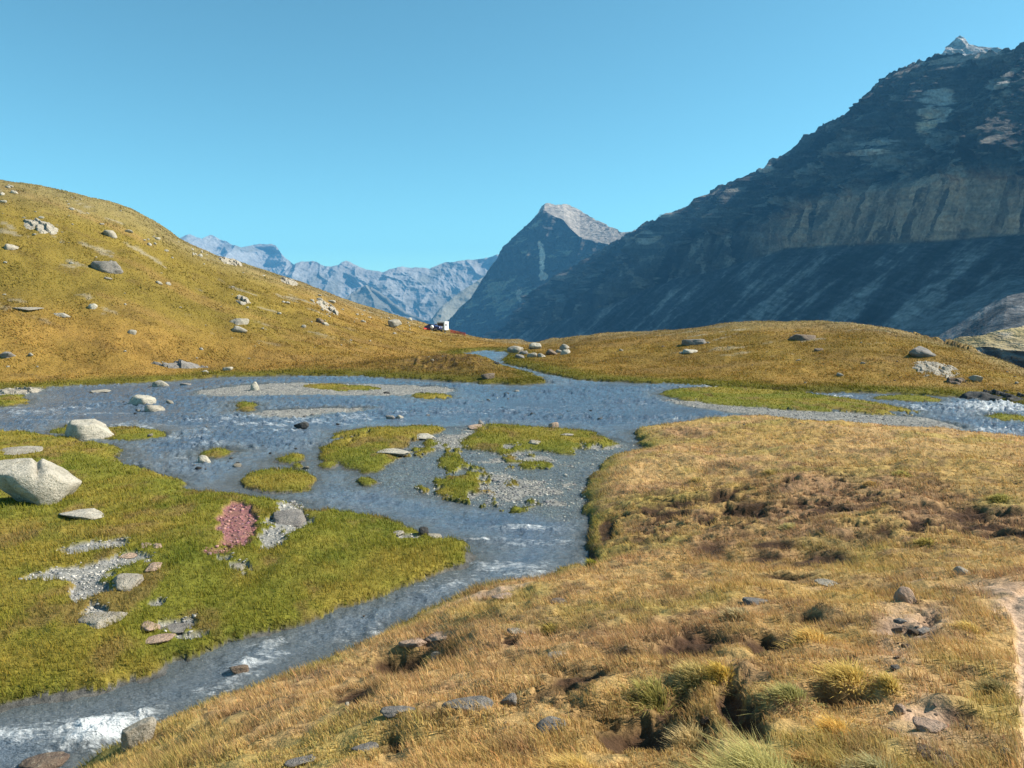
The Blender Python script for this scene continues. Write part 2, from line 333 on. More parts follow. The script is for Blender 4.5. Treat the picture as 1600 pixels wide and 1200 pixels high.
# hollows and bare scars of the near bank: (px, py, rx, ry, depth)
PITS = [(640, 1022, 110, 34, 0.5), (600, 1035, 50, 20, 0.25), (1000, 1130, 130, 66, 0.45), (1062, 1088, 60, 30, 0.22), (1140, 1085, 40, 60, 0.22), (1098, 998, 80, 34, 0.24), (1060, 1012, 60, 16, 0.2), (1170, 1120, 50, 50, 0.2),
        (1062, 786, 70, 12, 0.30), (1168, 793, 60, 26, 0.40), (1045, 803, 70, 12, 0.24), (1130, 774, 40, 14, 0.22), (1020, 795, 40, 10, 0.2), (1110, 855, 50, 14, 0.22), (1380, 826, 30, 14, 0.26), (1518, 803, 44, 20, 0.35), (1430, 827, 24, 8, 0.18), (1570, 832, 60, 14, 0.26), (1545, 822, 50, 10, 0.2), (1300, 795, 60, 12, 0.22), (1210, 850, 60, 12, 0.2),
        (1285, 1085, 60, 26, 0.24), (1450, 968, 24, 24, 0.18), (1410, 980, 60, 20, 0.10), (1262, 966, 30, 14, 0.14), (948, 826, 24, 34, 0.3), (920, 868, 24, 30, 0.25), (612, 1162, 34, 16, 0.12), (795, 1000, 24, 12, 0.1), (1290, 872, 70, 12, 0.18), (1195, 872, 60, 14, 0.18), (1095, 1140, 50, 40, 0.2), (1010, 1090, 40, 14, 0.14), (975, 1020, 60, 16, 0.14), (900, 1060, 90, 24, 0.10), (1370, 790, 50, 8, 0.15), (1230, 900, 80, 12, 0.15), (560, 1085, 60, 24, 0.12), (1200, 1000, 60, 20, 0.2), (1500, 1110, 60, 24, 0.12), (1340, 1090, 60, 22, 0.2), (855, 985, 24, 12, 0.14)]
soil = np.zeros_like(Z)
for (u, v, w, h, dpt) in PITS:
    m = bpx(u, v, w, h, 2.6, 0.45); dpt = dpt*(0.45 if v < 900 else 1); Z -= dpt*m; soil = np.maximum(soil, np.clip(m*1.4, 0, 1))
scar = (dN > 0.6)*np.clip(blob(1130, 800, 5.0, 3.0)+blob(1500, 820, 4, 2)*0.9+blob(1250, 760, 4, 2.5)*0.5+blob(880, 1080, 2.0, 1.2)*0.6+blob(1020, 680, 4, 2)*0.5+blob(1000, 1010, 2.2, 1.2)*0.5+blob(700, 1000, 1.6, 0.8)*0.6, 0, 1)
pn = sm(0.05, 0.30, fbm(X/0.5, Y/0.22, 4, 71))*scar
Z -= 0.13*pn; soil = np.maximum(soil, 0.95*pn)
# path at the right edge
PATH = [(1690, 1250), (1672, 1150), (1650, 1050), (1630, 985), (1610, 945), (1640, 918), (1850, 905), (2200, 895)]
pp = np.array([hit(u, v)[:2] for u, v in PATH])
dP = np.full(X.shape, 9.0)
nb = R2 < 16
xs, ys = X[nb]+0.05*fbm(X[nb]/0.3, Y[nb]/0.3, 2, 81), Y[nb]+0.05*fbm(X[nb]/0.3, Y[nb]/0.3, 2, 82); dd = np.full(xs.shape, 9.0)
for (x0, y0), (x1, y1) in zip(pp[:-1], pp[1:]):
    ex, ey = x1-x0, y1-y0; t = np.clip(((xs-x0)*ex+(ys-y0)*ey)/(ex*ex+ey*ey+1e-9), 0, 1); dd = np.minimum(dd, np.hypot(xs-x0-t*ex, ys-y0-t*ey))
dP[nb] = dd
PW = 0.27
path_m = sm(PW+0.06, PW-0.03, dP)
Z -= 0.05*path_m
bare = np.clip(blob(1425, 975, 0.30, 0.22, 0, 3)*1.1+blob(1450, 1130, 0.16, 0.24, 0, 3)+blob(1395, 1020, 0.10, 0.2)*0.7+bpx(1440, 1120, 80, 120)*0.55+bpx(1400, 1025, 50, 50)*0.4+bpx(1430, 970, 110, 60)*0.7+bpx(1520, 915, 110, 12)*0.5+bpx(1590, 940, 80, 60)+blob(1440, 905, 0.6, 0.07)*0.5+blob(690, 1000, 0.5, 0.1)*0.8+blob(770, 925, 0.8, 0.22, 0, 3)+blob(870, 940, 0.3, 0.12)*0.7+blob(1280, 920, 0.25, 0.05)*0.5, 0, 1)*(dN > 0.02)*(0.6+0.8*vn(X/0.12, Y/0.12, 91))
bare = np.clip(bare, 0, 1)
# patches in the meadow
mgrav = np.clip(bpx(108, 893, 120, 22)+bpx(142, 915, 50, 40)+bpx(150, 955, 34, 26)+bpx(135, 852, 70, 18)+bpx(180, 846, 30, 14)+bpx(245, 940, 26, 12)+bpx(375, 884, 34, 16)+bpx(270, 975, 70, 16)+bpx(350, 870, 30, 8)+bpx(452, 808, 60, 48)+bpx(425, 838, 40, 36)+bpx(300, 990, 60, 14)+bpx(205, 868, 50, 14)+bpx(640, 836, 40, 8), 0, 1)*(dM > 0.05)
pink = np.clip(bpx(370, 818, 56, 74, 5, 0.3)*1.2+bpx(335, 860, 40, 10)*0.8, 0, 1)*(dM > 0.1)
pink = sm(0.35, 0.65, pink+0.25*fbm(X/0.4, Y/0.4, 3, 95)); mgrav = sm(0.35, 0.62, mgrav+0.35*fbm(X/0.35, Y/0.35, 3, 96))
Z = np.where(dM > 0, Z-0.10*np.maximum(pink, mgrav), Z)

# ------------------------------------------------------------------ ground colours (true surface colours)
n_big = fbm(X/14, Y/14, 3, 51); n_mid = fbm(X/3, Y/3, 4, 52); n_sm = fbm(X/0.5, Y/0.5, 3, 53)
C = np.zeros(X.shape+(3,), np.float32)
# hills
ch = np.tile(np.array([0.32, 0.195, 0.056], np.float32), X.shape+(1,))
ch = mix3(ch, (0.26, 0.178, 0.042), 0.3+0.7*n_big+0.35*n_mid)
ch = mix3(ch, (0.225, 0.175, 0.040), sm(0.25, 0.5, Q)*sm(px_ae(560, 480)[0], px_ae(380, 480)[0], A2)*0.75)
ch = mix3(ch, (0.33, 0.205, 0.075), sm(0.1, 0.5, fbm(X/20, Y/5, 4, 54))*0.6)
ch = mix3(ch, (0.12, 0.125, 0.018), sm(5.5+3*n_mid, 1.0, dL)*0.8)
ch = mix3(ch, (0.13, 0.08, 0.045), heath*0.9*sm(-0.5, 0.3, n_sm))
ch = mix3(ch, (0.13, 0.08, 0.04), sm(0.30, 0.5, fbm(X/3.2, Y/1.6, 4, 55))*0.35)
ch = mix3(ch, (0.36, 0.31, 0.25), sm(0.42, 0.55, fbm(X/5, Y/2, 5, 56))*sm(10, 25, dL)*0.7)
ch = mix3(ch, (0.30, 0.26, 0.18), sm(0.82, 1.0, Q)*0.45)
ch = ch*np.array([0.80, 0.80, 0.70], np.float32)*(0.92+0.25*fbm(X/7, Y/7, 4, 155)+0.18*fbm(X/1.5, Y/1.5, 3, 156))[..., None]
# near bank
cn = np.tile(np.array([0.41, 0.268, 0.108], np.float32), X.shape+(1,))
cn = mix3(cn, (0.35, 0.235, 0.065), 0.3+0.9*fbm(X/6, Y/6, 3, 57))
cn = mix3(cn, (0.36, 0.21, 0.10), sm(0.0, 0.5, n_mid)*0.6)
cn = mix3(cn, (0.29, 0.24, 0.06), sm(0.15, 0.55, fbm(X/2.5, Y/2.5, 3, 58))*0.55)
cn = mix3(cn, (0.17, 0.155, 0.03), sm(1.2+0.7*n_mid, 0.1, dN)*0.75)
cn = mix3(cn, (0.16, 0.095, 0.055), sm(0.05, 0.5, n_sm)*0.5)
cn = mix3(cn, (0.17, 0.10, 0.065), np.clip(scar*1.2, 0, 1)*sm(-0.4, 0.3, n_mid+0.5*n_sm)*0.42)
# meadow and islands
cm = np.tile(np.array([0.165, 0.160, 0.024], np.float32), X.shape+(1,))
cm = mix3(cm, (0.25, 0.19, 0.036), sm(-0.1, 0.45, fbm(X/3.3, Y/3.3, 3, 59)+0.25*sm(-6, -14, X))*0.75)
cm = mix3(cm, (0.105, 0.125, 0.018), sm(0.0, 0.5, fbm(X/1.7, Y/1.7, 3, 60))*0.6)
cm = mix3(cm, (0.20, 0.13, 0.05), sm(0.15, 0.5, fbm(X/1.1, Y/1.8, 4, 160))*0.65)
cm = mix3(cm, (0.25, 0.16, 0.05), np.clip(blob(230, 835, 1.6, 0.7)+blob(20, 830, 2, 1)*0.7+blob(90, 690, 3, 0.6)*0.4, 0, 1)*0.7*(0.6+0.6*n_sm))
cb = np.tile(np.array([0.21, 0.208, 0.195], np.float32), X.shape+(1,)); cb = mix3(cb, (0.30, 0.285, 0.25), sm(-0.1, 0.5, fbm(X/0.3, Y/0.3, 3, 61))*0.7)
cb = mix3(cb, (0.10, 0.105, 0.10), sm(0.1, 0.6, fbm(X/0.25, Y/0.25, 2, 62))*0.7)
C = np.where((dN > 0)[..., None], cn, np.where((dM > 0)[..., None], cm, np.where((dL > 0)[..., None], ch, np.where((dI > 0)[..., None], cm, cb))))
C = np.where((dN > 0)[..., None], C*np.array([1.02, 1.02, 1.12], np.float32), C)
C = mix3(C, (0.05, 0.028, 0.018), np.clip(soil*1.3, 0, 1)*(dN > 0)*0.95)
C = mix3(C, (0.42, 0.29, 0.20), bare*0.9)
C = mix3(C, (0.46, 0.33, 0.23), path_m*0.95); C = C*(1+0.12*path_m*fbm(X/0.06, Y/0.06, 3, 63))[..., None]
C = np.where(((mgrav > 0.5) & (dM > 0))[..., None], cb*1.15, C)
C = mix3(C, (0.24, 0.11, 0.11), pink*(dM > 0)*(0.75+0.3*vn(X/0.12, Y/0.12, 97)))
C = mix3(C, (0.05, 0.035, 0.02), sm(0.16, 0.03, dLand)*sm(0.0, 0.02, dLand)*0.5)
wetbed = sm(-0.02, -0.2, Z)
C = np.where(((dLand < 0) & (dG < 0.1))[..., None], C*0.45, C)
C = C*(1-0.25*wetbed*(R2 < 140))[..., None]
C[(dM > 0) | (dI > 0)] *= 0.93
C = np.clip(C, 0.005, 0.9).astype(np.float32)
V = np.stack([X, Y, Z], -1).reshape(-1, 3); FC = grid_faces(NR, NC)
flat_lab = np.zeros(X.shape, np.int8); flat_lab[(dL > 0) & (A2 < px_ae(800, 540)[0])] = 1; flat_lab[(dL > 0) & (A2 >= px_ae(800, 540)[0])] = 2
flat_lab[(R2 > 300)] = 0; flat_lab[path_m > 0.5] = 3
flat_lab[(dG > 0) & (dLand < 0)] = 4
lab = flat_lab.ravel()[FC[:, 0]]
at = {'col': C.reshape(-1, 3)}
for k, nm in enumerate(['ground', 'hill', 'hill', 'path', 'gravel_bar']):
    o = link(nm, sub_mesh(nm, V, FC, lab == k, at), M_ground); tag(o, kind='structure')
# ------------------------------------------------------------------ river
wi = np.where((RR > 7) & (RR < 150))[0]; wj = np.arange(0, NC, 1); wi = wi[::1]
Rw, Aw = R2[np.ix_(wi, wj)], A2[np.ix_(wi, wj)]; Xw = Rw*np.sin(Aw); Yw = Rw*np.cos(Aw); Zg = Z[np.ix_(wi, wj)]; dLw = dLand[np.ix_(wi, wj)]
def wb(u, v, rx, ry=None, ang=0):
    x, y = flat(u, v); ry = ry or rx; c, s = math.cos(ang), math.sin(ang); dx = Xw-x; dy = Yw-y
    return np.exp(-(((dx*c+dy*s)/rx)**2+((-dx*s+dy*c)/ry)**2))
fl = math.atan2(0.77, 0.64)       # direction of the near channel
foam = 0.10+1.0*wb(155, 1150, 0.75, 0.45, 0.5)+0.75*wb(230, 1110, 1.1, 0.30, fl-0.2)+0.6*wb(60, 1140, 1.4, 0.4, 0.3)+0.45*wb(330, 1075, 0.8, 0.3, fl)+1.0*wb(395, 1035, 0.50, 0.32, fl)+0.5*wb(420, 1005, 0.8, 0.3, fl)\
    +0.35*wb(520, 990, 1.2, 0.5, fl)+0.35*wb(590, 985, 0.9, 0.3, fl)+0.35*wb(700, 915, 1.5, 0.6, fl)+0.55*wb(830, 900, 0.8, 0.9)+0.75*wb(740, 842, 1.0, 0.25)+0.7*wb(830, 825, 1.5, 0.35)+0.65*wb(860, 845, 0.8, 0.2)+0.5*wb(820, 850, 1.1, 0.3)\
    +0.55*wb(800, 880, 1.4, 0.5)+0.5*wb(1590, 640, 4.5, 4.0)+0.45*wb(1550, 634, 3, 1.5)+0.5*wb(1570, 675, 5, 2.0)+0.55*wb(1300, 620, 3.5, 1.3)+0.6*wb(1100, 605.5, 1.5, 0.5)\
    +0.24*wb(60, 645, 6, 6)+0.26*wb(130, 640, 7, 5)+0.22*wb(230, 665, 5, 4)+0.26*wb(350, 668, 9, 5)+0.22*wb(450, 660, 6, 5)+0.2*wb(280, 710, 5, 6)+0.22*wb(760, 560, 8, 8)+0.25*wb(650, 645, 8, 4)+0.22*wb(900, 635, 12, 6)+0.4*wb(1450, 640, 10, 3)
foam = foam*(0.75+0.7*fbm(Xw/2.5, Yw/1.2, 3, 110))*(1+0.6*fbm(Xw/0.5, Yw/0.4, 3, 111))
deep = np.clip(-Zg, 0, 0.5)
turb = np.clip(0.55+0.8*foam+1.1*fbm(Xw/5, Yw/3, 3, 101), 0.06, 1.7)*sm(0, 0.12, deep)
zz = turb*(0.085*ridged(Xw/0.9, Yw/0.40, 3, 102)+0.05*fbm(Xw/0.22, Yw/0.16, 3, 103))+0.17*np.clip(foam-0.25, 0, 1)*ridged((Xw*0.64+Yw*0.77)/0.75, (Yw*0.64-Xw*0.77)/0.28, 3, 104)
zz = zz*(1+1.4*sm(20, 60, Rw))-0.05
calm = sm(0.5, 0.15, turb)
Vw = np.stack([Xw, Yw, zz], -1).reshape(-1, 3); Fw = grid_faces(len(wi), len(wj)); wet = (Zg < 0.10) & (Rw < 148) & (dLw < 0.35)
keep = wet.ravel()[Fw].any(1)
def mat_water():
    m, t, o = mat_new('river_water'); tc = t.nodes.new('ShaderNodeTexCoord')
    fo = nd(t, 'ShaderNodeAttribute', attribute_name='foam'); de = nd(t, 'ShaderNodeAttribute', attribute_name='deep')
    b = principled(t, 0.10, 0.5); b.inputs['IOR'].default_value = 1.33
    cr = nd(t, 'ShaderNodeValToRGB'); e = cr.color_ramp.elements; e[0].position = 0.0; e[0].color = (0.26, 0.29, 0.30, 1); e[1].position = 0.85; e[1].color = (0.10, 0.145, 0.205, 1)
    dm = nd(t, 'ShaderNodeMath', operation='MULTIPLY'); dm.inputs[1].default_value = 2.2; t.links.new(de.outputs['Fac'], dm.inputs[0]); 
    nb_ = nd(t, 'ShaderNodeTexNoise', Scale=0.6, Detail=7.0, Roughness=0.65); t.links.new(tc.outputs['Object'], nb_.inputs['Vector'])
    ad = nd(t, 'ShaderNodeMath', operation='MULTIPLY_ADD'); t.links.new(nb_.outputs[0], ad.inputs[0]); ad.inputs[1].default_value = 0.7; t.links.new(dm.outputs[0], ad.inputs[2])
    sb = nd(t, 'ShaderNodeMath', operation='SUBTRACT'); t.links.new(ad.outputs[0], sb.inputs[0]); sb.inputs[1].default_value = 0.35
    t.links.new(sb.outputs[0], cr.inputs[0]); t.links.new(cr.outputs[0], b.inputs['Base Color'])
    mp = nd(t, 'ShaderNodeMapping'); mp.inputs['Scale'].default_value = (1.0, 2.0, 1.0); t.links.new(tc.outputs['Object'], mp.inputs[0])
    n1 = nd(t, 'ShaderNodeTexNoise', Scale=2.2, Detail=6.0, Roughness=0.65); t.links.new(mp.outputs[0], n1.inputs['Vector'])
    n2 = nd(t, 'ShaderNodeTexNoise', Scale=9.0, Detail=4.0, Roughness=0.6, Distortion=0.6); t.links.new(mp.outputs[0], n2.inputs['Vector'])
    bp = nd(t, 'ShaderNodeBump', Strength=1.0, Distance=0.22); t.links.new(n1.outputs[0], bp.inputs['Height'])
    bp2 = nd(t, 'ShaderNodeBump', Strength=0.9, Distance=0.06); t.links.new(n2.outputs[0], bp2.inputs['Height']); t.links.new(bp.outputs[0], bp2.inputs['Normal'])
    t.links.new(bp2.outputs[0], b.inputs['Normal'])
    tr = nd(t, 'ShaderNodeBsdfTransparent'); tr.inputs[0].default_value = (0.75, 0.86, 0.9, 1)
    al = nd(t, 'ShaderNodeMapRange'); al.inputs['From Min'].default_value = 0.0; al.inputs['From Max'].default_value = 0.28; al.inputs['To Min'].default_value = 0.25; al.inputs['To Max'].default_value = 0.93
    t.links.new(de.outputs['Fac'], al.inputs[0])
    m1 = nd(t, 'ShaderNodeMixShader'); t.links.new(al.outputs[0], m1.inputs[0]); t.links.new(tr.outputs[0], m1.inputs[1]); t.links.new(b.outputs[0], m1.inputs[2])
    # foam: broken streaks where the water is turbulent
    mp2 = nd(t, 'ShaderNodeMapping'); mp2.inputs['Scale'].default_value = (1.0, 2.4, 1.0); mp2.inputs['Rotation'].default_value = (0, 0, 0.25); t.links.new(tc.outputs['Object'], mp2.inputs[0])
    n3 = nd(t, 'ShaderNodeTexNoise', Scale=2.6, Detail=9.0, Roughness=0.72, Distortion=1.2); t.links.new(mp2.outputs[0], n3.inputs['Vector'])
    n4 = nd(t, 'ShaderNodeTexNoise', Scale=0.9, Detail=12.0, Roughness=0.8, Distortion=0.5); t.links.new(mp2.outputs[0], n4.inputs['Vector'])
    mxn = nd(t, 'ShaderNodeMath', operation='MAXIMUM'); t.links.new(n3.outputs[0], mxn.inputs[0]); t.links.new(n4.outputs[0], mxn.inputs[1])
    s1 = nd(t, 'ShaderNodeMath', operation='MULTIPLY_ADD'); t.links.new(fo.outputs['Fac'], s1.inputs[0]); s1.inputs[1].default_value = 0.28; t.links.new(mxn.outputs[0], s1.inputs[2])
    fr = nd(t, 'ShaderNodeMapRange'); fr.inputs['From Min'].default_value = 0.66; fr.inputs['From Max'].default_value = 0.88; t.links.new(s1.outputs[0], fr.inputs[0])
    fd = nd(t, 'ShaderNodeBsdfDiffuse'); fd.inputs[0].default_value = (0.66, 0.70, 0.72, 1); t.links.new(bp2.outputs[0], fd.inputs['Normal'])
    m2 = nd(t, 'ShaderNodeMixShader'); t.links.new(fr.outputs[0], m2.inputs[0]); t.links.new(m1.outputs[0], m2.inputs[1]); t.links.new(fd.outputs[0], m2.inputs[2])
    t.links.new(m2.outputs[0], o.inputs[0]); return m
M_water = mat_water()
o = link('river', sub_mesh('river', Vw, Fw, keep, {'foam': foam.ravel(), 'deep': deep.ravel()}), M_water); tag(o, kind='structure')

# ------------------------------------------------------------------ mountains
def mountain(name, azs, base_r, base_z, bands, rows, disp, colf, mat, dirn=None, back=True, crest_noise=0.0, seed=0):
    """bands: list of (tan-elevation curve, true slope in degrees); walls are swept upward band by band"""
    n = len(azs); r = base_r.copy(); z = base_z.copy(); rl, zl, tl = [r.copy()], [z.copy()], [np.zeros(n)]
    cosang = np.ones(n) if dirn is None else np.clip(np.sin(azs)*dirn[0]+np.cos(azs)*dirn[1], 0.3, 1)
    for k, (e, slope) in enumerate(bands):
        tn = math.tan(math.radians(slope))*cosang
        e = np.maximum(e, (z-CH)/r+1e-4)
        r2 = (z-tn*r-CH)/(e-tn); r2 = np.maximum(r2, r+0.1); z2 = CH+e*r2
        for i in range(1, rows[k]+1):
            f = i/rows[k]; rl.append(r+(r2-r)*f); zl.append(z+(z2-z)*f); tl.append(np.full(n, k+f))
        r, z = r2, z2
    nb = len(rl)
    if back:
        for i in range(1, 9):
            rl.append(r+i*i*12.0*(r/2000)); zl.append(z-i*i*9.0*(r/2000)); tl.append(np.full(n, len(bands)+i*0.1))
    Rm = np.array(rl); Zm = np.array(zl); Tm = np.array(tl); Am = np.tile(azs, (len(rl), 1))
    x = Rm*np.sin(Am); y = Rm*np.cos(Am)
    x, y, Zm = disp(x, y, Zm, Tm, Am, Rm)
    col = colf(x, y, Zm, Tm, Am, Rm)
    me = np_mesh(name, np.stack([x, y, Zm], -1).reshape(-1, 3), grid_faces(*x.shape), True, {'col': col.reshape(-1, 3)})
    o = link(name, me, mat); tag(o, kind='structure'); return o
def azrange(u0, u1, step, y=480):
    a0, _ = px_ae(u0, y); a1, _ = px_ae(u1, y); return np.arange(a0, a1, math.radians(step))
# right-hand mountain: a wall running from the far centre to the near right
TD = np.array([0.30, -0.954]); ND = np.array([0.954, 0.30])      # along the wall, into the wall
def wall_r(azs, p0=(-130.0, 3800.0)):
    # distance along each azimuth to the straight base line through p0 with direction TD
    dx, dy = np.sin(azs), np.cos(azs); den = dx*TD[1]-dy*TD[0]
    return (p0[0]*TD[1]-p0[1]*TD[0])/den
azm = azrange(728, 1600, 0.045); azm = np.concatenate([azm, np.arange(azm[-1]+0.002, math.radians(62), math.radians(0.15))])
br = wall_r(azm)
CR = [(728, 536), (760, 524), (800, 500), (840, 462), (880, 428), (930, 395), (965, 372), (985, 362), (1000, 352), (1030, 338), (1050, 330), (1080, 322), (1095, 312), (1110, 303), (1140, 285), (1165, 270), (1200, 252), (1235, 239), (1243, 228), (1262, 210), (1300, 184), (1330, 163),
      (1350, 143), (1370, 127), (1390, 115), (1410, 106), (1440, 96), (1475, 86), (1500, 84), (1555, 80), (1575, 74), (1600, 65), (1615, 80), (1640, 240), (1680, 350), (1720, 400), (1800, 405), (1860, 380), (1900, 400), (2300, 400), (3000, 420)]  # past the right edge the unseen crest is cut low to admit sunlight
CB = [(728, 537), (800, 522), (860, 505), (950, 478), (1000, 455), (1060, 432), (1100, 425), (1150, 412), (1230, 388), (1300, 384), (1350, 382), (1450, 378), (1600, 366), (1615, 385), (1650, 430), (1750, 445), (3000, 455)]
CF = [(728, 544), (1340, 540), (1375, 532), (1400, 517), (1450, 497), (1500, 470), (1540, 447), (1575, 430), (1600, 432), (1700, 450), (3000, 470)]
CT = [(728, 536.5), (800, 513), (860, 480), (950, 440), (1000, 405), (1100, 372), (1230, 338), (1290, 312), (1350, 298), (1450, 284), (1600, 272), (1615, 300), (1650, 395), (1700, 425), (3000, 435)]
ef = curve(CF, azm); eb, et_, ec = curve(CB, azm), curve(CT, azm), curve(CR, azm)
def T_(t): return np.where(t < 1, t*0.4, np.where(t < 2, 0.4+(t-1)*0.6, t-1))
def disp_r(x, y, z, t, a, r):
    q = x*TD[0]+y*TD[1]; d = np.zeros_like(x)
    scree = sm(1.05, 0.8, t); cliff = sm(0.95, 1.05, t)*sm(2.1, 1.95, t); up = sm(1.95, 2.1, t)*(0.25+0.75*sm(3.0, 2.72, t))
    warp = q+40*fbm(q/200, z/200, 3, 203)
    g = ridged(warp/210, z/520, 5, 201, 0.55, False)-0.45          # buttresses and gullies
    g2 = ridged(warp/55+z/160, z/90, 4, 204)-0.45
    f = fbm(q/16, z/12, 4, 205)
    zs = z+0.10*q+12*fbm(q/150, z/300, 2, 206); per = 46.0+0*z; ph = zs/per+0.35*fbm(q/400, z/90, 2, 207); ph = ph-np.floor(ph)
    terr = (np.where(ph < 0.72, ph/0.72*0.25, 0.25+0.75*(ph-0.72)/0.28)-ph)*sm(-0.2, 0.5, fbm(q/170, z/110, 3, 231))     # steep risers, flat ledges
    zs2 = z+0.10*q+9*fbm(q/90, z/200, 2, 208); p2 = zs2/15; p2 = p2-np.floor(p2); terr2 = np.where(p2 < 0.7, p2/0.7*0.3, 0.3+0.7*(p2-0.7)/0.3)-p2
    d = up*(-140*g-60*g2+15*f+9*terr*sm(2.95, 2.6, t)+1.5*terr2+34*fbm(q/70, z/190, 4, 237))+cliff*(-46*(ridged(q/65, z/420, 4, 210, 0.55, False)-0.45)-9*g2+3.5*f+1.5*terr2)+scree*(-9*(ridged((q+0.3*z)/120, z/900, 4, 211, 0.5, False)-0.4)+1.6*fbm(q/5, z/5, 3, 212)-8*np.exp(-((t-0.9)/0.2)**2)*(ridged(q/90, z/600, 3, 213)-0.4))
    d = np.clip(d, -110, 120)*np.clip(r/1800, 0.7, 1.6)
    k = sm(0, 0.12, t)
    x = x+ND[0]*d*k; y = y+ND[1]*d*k
    z = z+sm(2.7, 3.0, t)*(9*fbm(q/20, z*0, 5, 214, 0.6)*r/2000+9*(ridged(q/45, z*0, 4, 215)-0.5)*r/2000)
    # the spur of the base comes in towards the right
    return x, y, z
def col_r(x, y, z, t, a, r):
    q = x*TD[0]+y*TD[1]
    c = np.tile(np.array([0.075, 0.070, 0.064], np.float32), x.shape+(1,))
    st = fbm(q/160+fbm(q/90, z/60, 3, 230), (z+0.1*q+20*fbm(q/200, z/90, 3, 233))/16, 4, 221)
    c = mix3(c, (0.17, 0.155, 0.13), sm(0.0, 0.5, st)*0.7)
    c = mix3(c, (0.02, 0.02, 0.022), sm(0.0, 0.35, fbm(q/40, z/100, 5, 222, 0.6))*0.9)
    c = mix3(c, (0.36, 0.33, 0.28), sm(0.22, 0.42, fbm(q/45+z/120, z/48, 5, 234, 0.66))*0.6)
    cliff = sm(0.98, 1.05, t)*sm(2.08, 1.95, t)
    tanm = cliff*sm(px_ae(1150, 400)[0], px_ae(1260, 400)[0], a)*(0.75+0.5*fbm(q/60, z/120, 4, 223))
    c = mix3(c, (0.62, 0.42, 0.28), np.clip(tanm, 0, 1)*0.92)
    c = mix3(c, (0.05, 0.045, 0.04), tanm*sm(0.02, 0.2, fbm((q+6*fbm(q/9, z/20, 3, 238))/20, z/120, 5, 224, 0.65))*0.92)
    c = mix3(c, (0.20, 0.17, 0.14), tanm*sm(0.1, 0.4, fbm(q/200, (z+0.1*q)/8, 3, 225))*0.5)
    scree = sm(1.02, 0.95, t)
    c = np.where((scree > 0.5)[..., None], np.array([0.065, 0.066, 0.07], np.float32), c); c = np.where((t < 0.41)[..., None], np.array([0.17, 0.165, 0.16], np.float32), c)  # lower apron made paler than the scree above, sunlight put into its colour
    sk = 0.55*fbm((q+0.30*z+60*fbm(q/160, z/120, 4, 235))/120, z/200, 4, 226, 0.6)+0.65*fbm(q/40, z/55, 5, 236, 0.65)
    c = mix3(c, (0.30, 0.28, 0.26), scree*sm(0.05, 0.40, sk)*0.8); c = mix3(c, (0.02, 0.022, 0.018), scree*sm(0.0, 0.35, -sk)*0.8)
    c = c*(1+0.8*scree*fbm(x/5, z/5, 3, 227))[..., None]
    ledge = sm(2.0, 2.2, t)*sm(0.30, 0.45, fbm(q/70, (z+0.1*q)/30, 5, 228, 0.65)); c = mix3(c, (0.34, 0.30, 0.25), ledge*0.6)
    def spot(u, v, su, sv, cc, s):  # paints sunlit patches of the shaded wall as pale colour
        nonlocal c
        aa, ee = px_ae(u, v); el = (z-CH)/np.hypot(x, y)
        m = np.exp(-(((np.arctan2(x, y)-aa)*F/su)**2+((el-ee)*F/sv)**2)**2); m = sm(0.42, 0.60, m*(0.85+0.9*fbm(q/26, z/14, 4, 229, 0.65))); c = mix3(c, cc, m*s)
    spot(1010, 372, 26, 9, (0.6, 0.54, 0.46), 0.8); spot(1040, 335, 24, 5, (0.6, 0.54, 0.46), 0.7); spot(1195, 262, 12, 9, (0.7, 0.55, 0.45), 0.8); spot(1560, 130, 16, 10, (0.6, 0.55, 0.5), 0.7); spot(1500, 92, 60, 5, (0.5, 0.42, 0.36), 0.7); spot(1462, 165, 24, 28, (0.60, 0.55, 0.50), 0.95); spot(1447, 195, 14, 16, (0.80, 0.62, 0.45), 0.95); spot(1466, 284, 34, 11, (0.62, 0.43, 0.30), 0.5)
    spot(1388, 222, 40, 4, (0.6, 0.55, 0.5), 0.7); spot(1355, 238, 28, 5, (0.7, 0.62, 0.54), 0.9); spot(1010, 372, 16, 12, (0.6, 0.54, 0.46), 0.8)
    return c*0.78
_ca = np.clip(np.sin(azm)*ND[0]+np.cos(azm)*ND[1], 0.3, 1); _t36 = math.tan(math.radians(36))*_ca; _t18 = math.tan(math.radians(18.5))*_ca
_rB = (CH-0.062*br-_t36*br-CH)/(eb-_t36); _zB = CH+eb*_rB; _rF = (_zB-_t36*_rB-CH)/(ef-_t36); _zF = CH+ef*_rF
br = np.minimum(br, (CH-_zF+_t18*_rF)/(_t18+0.062))      # the talus apron reaches out in front of the wall
mountain('mountain', azm, br, CH-0.062*br, [(ef, 18.5), (eb, 36), (et_, 74), (ec, 47)], [70, 110, 90, 290], lambda x, y, z, t, a, r: disp_r(x, y, z, T_(t), a, r), lambda x, y, z, t, a, r: col_r(x, y, z, T_(t), a, r), M_rockface, ND, True)

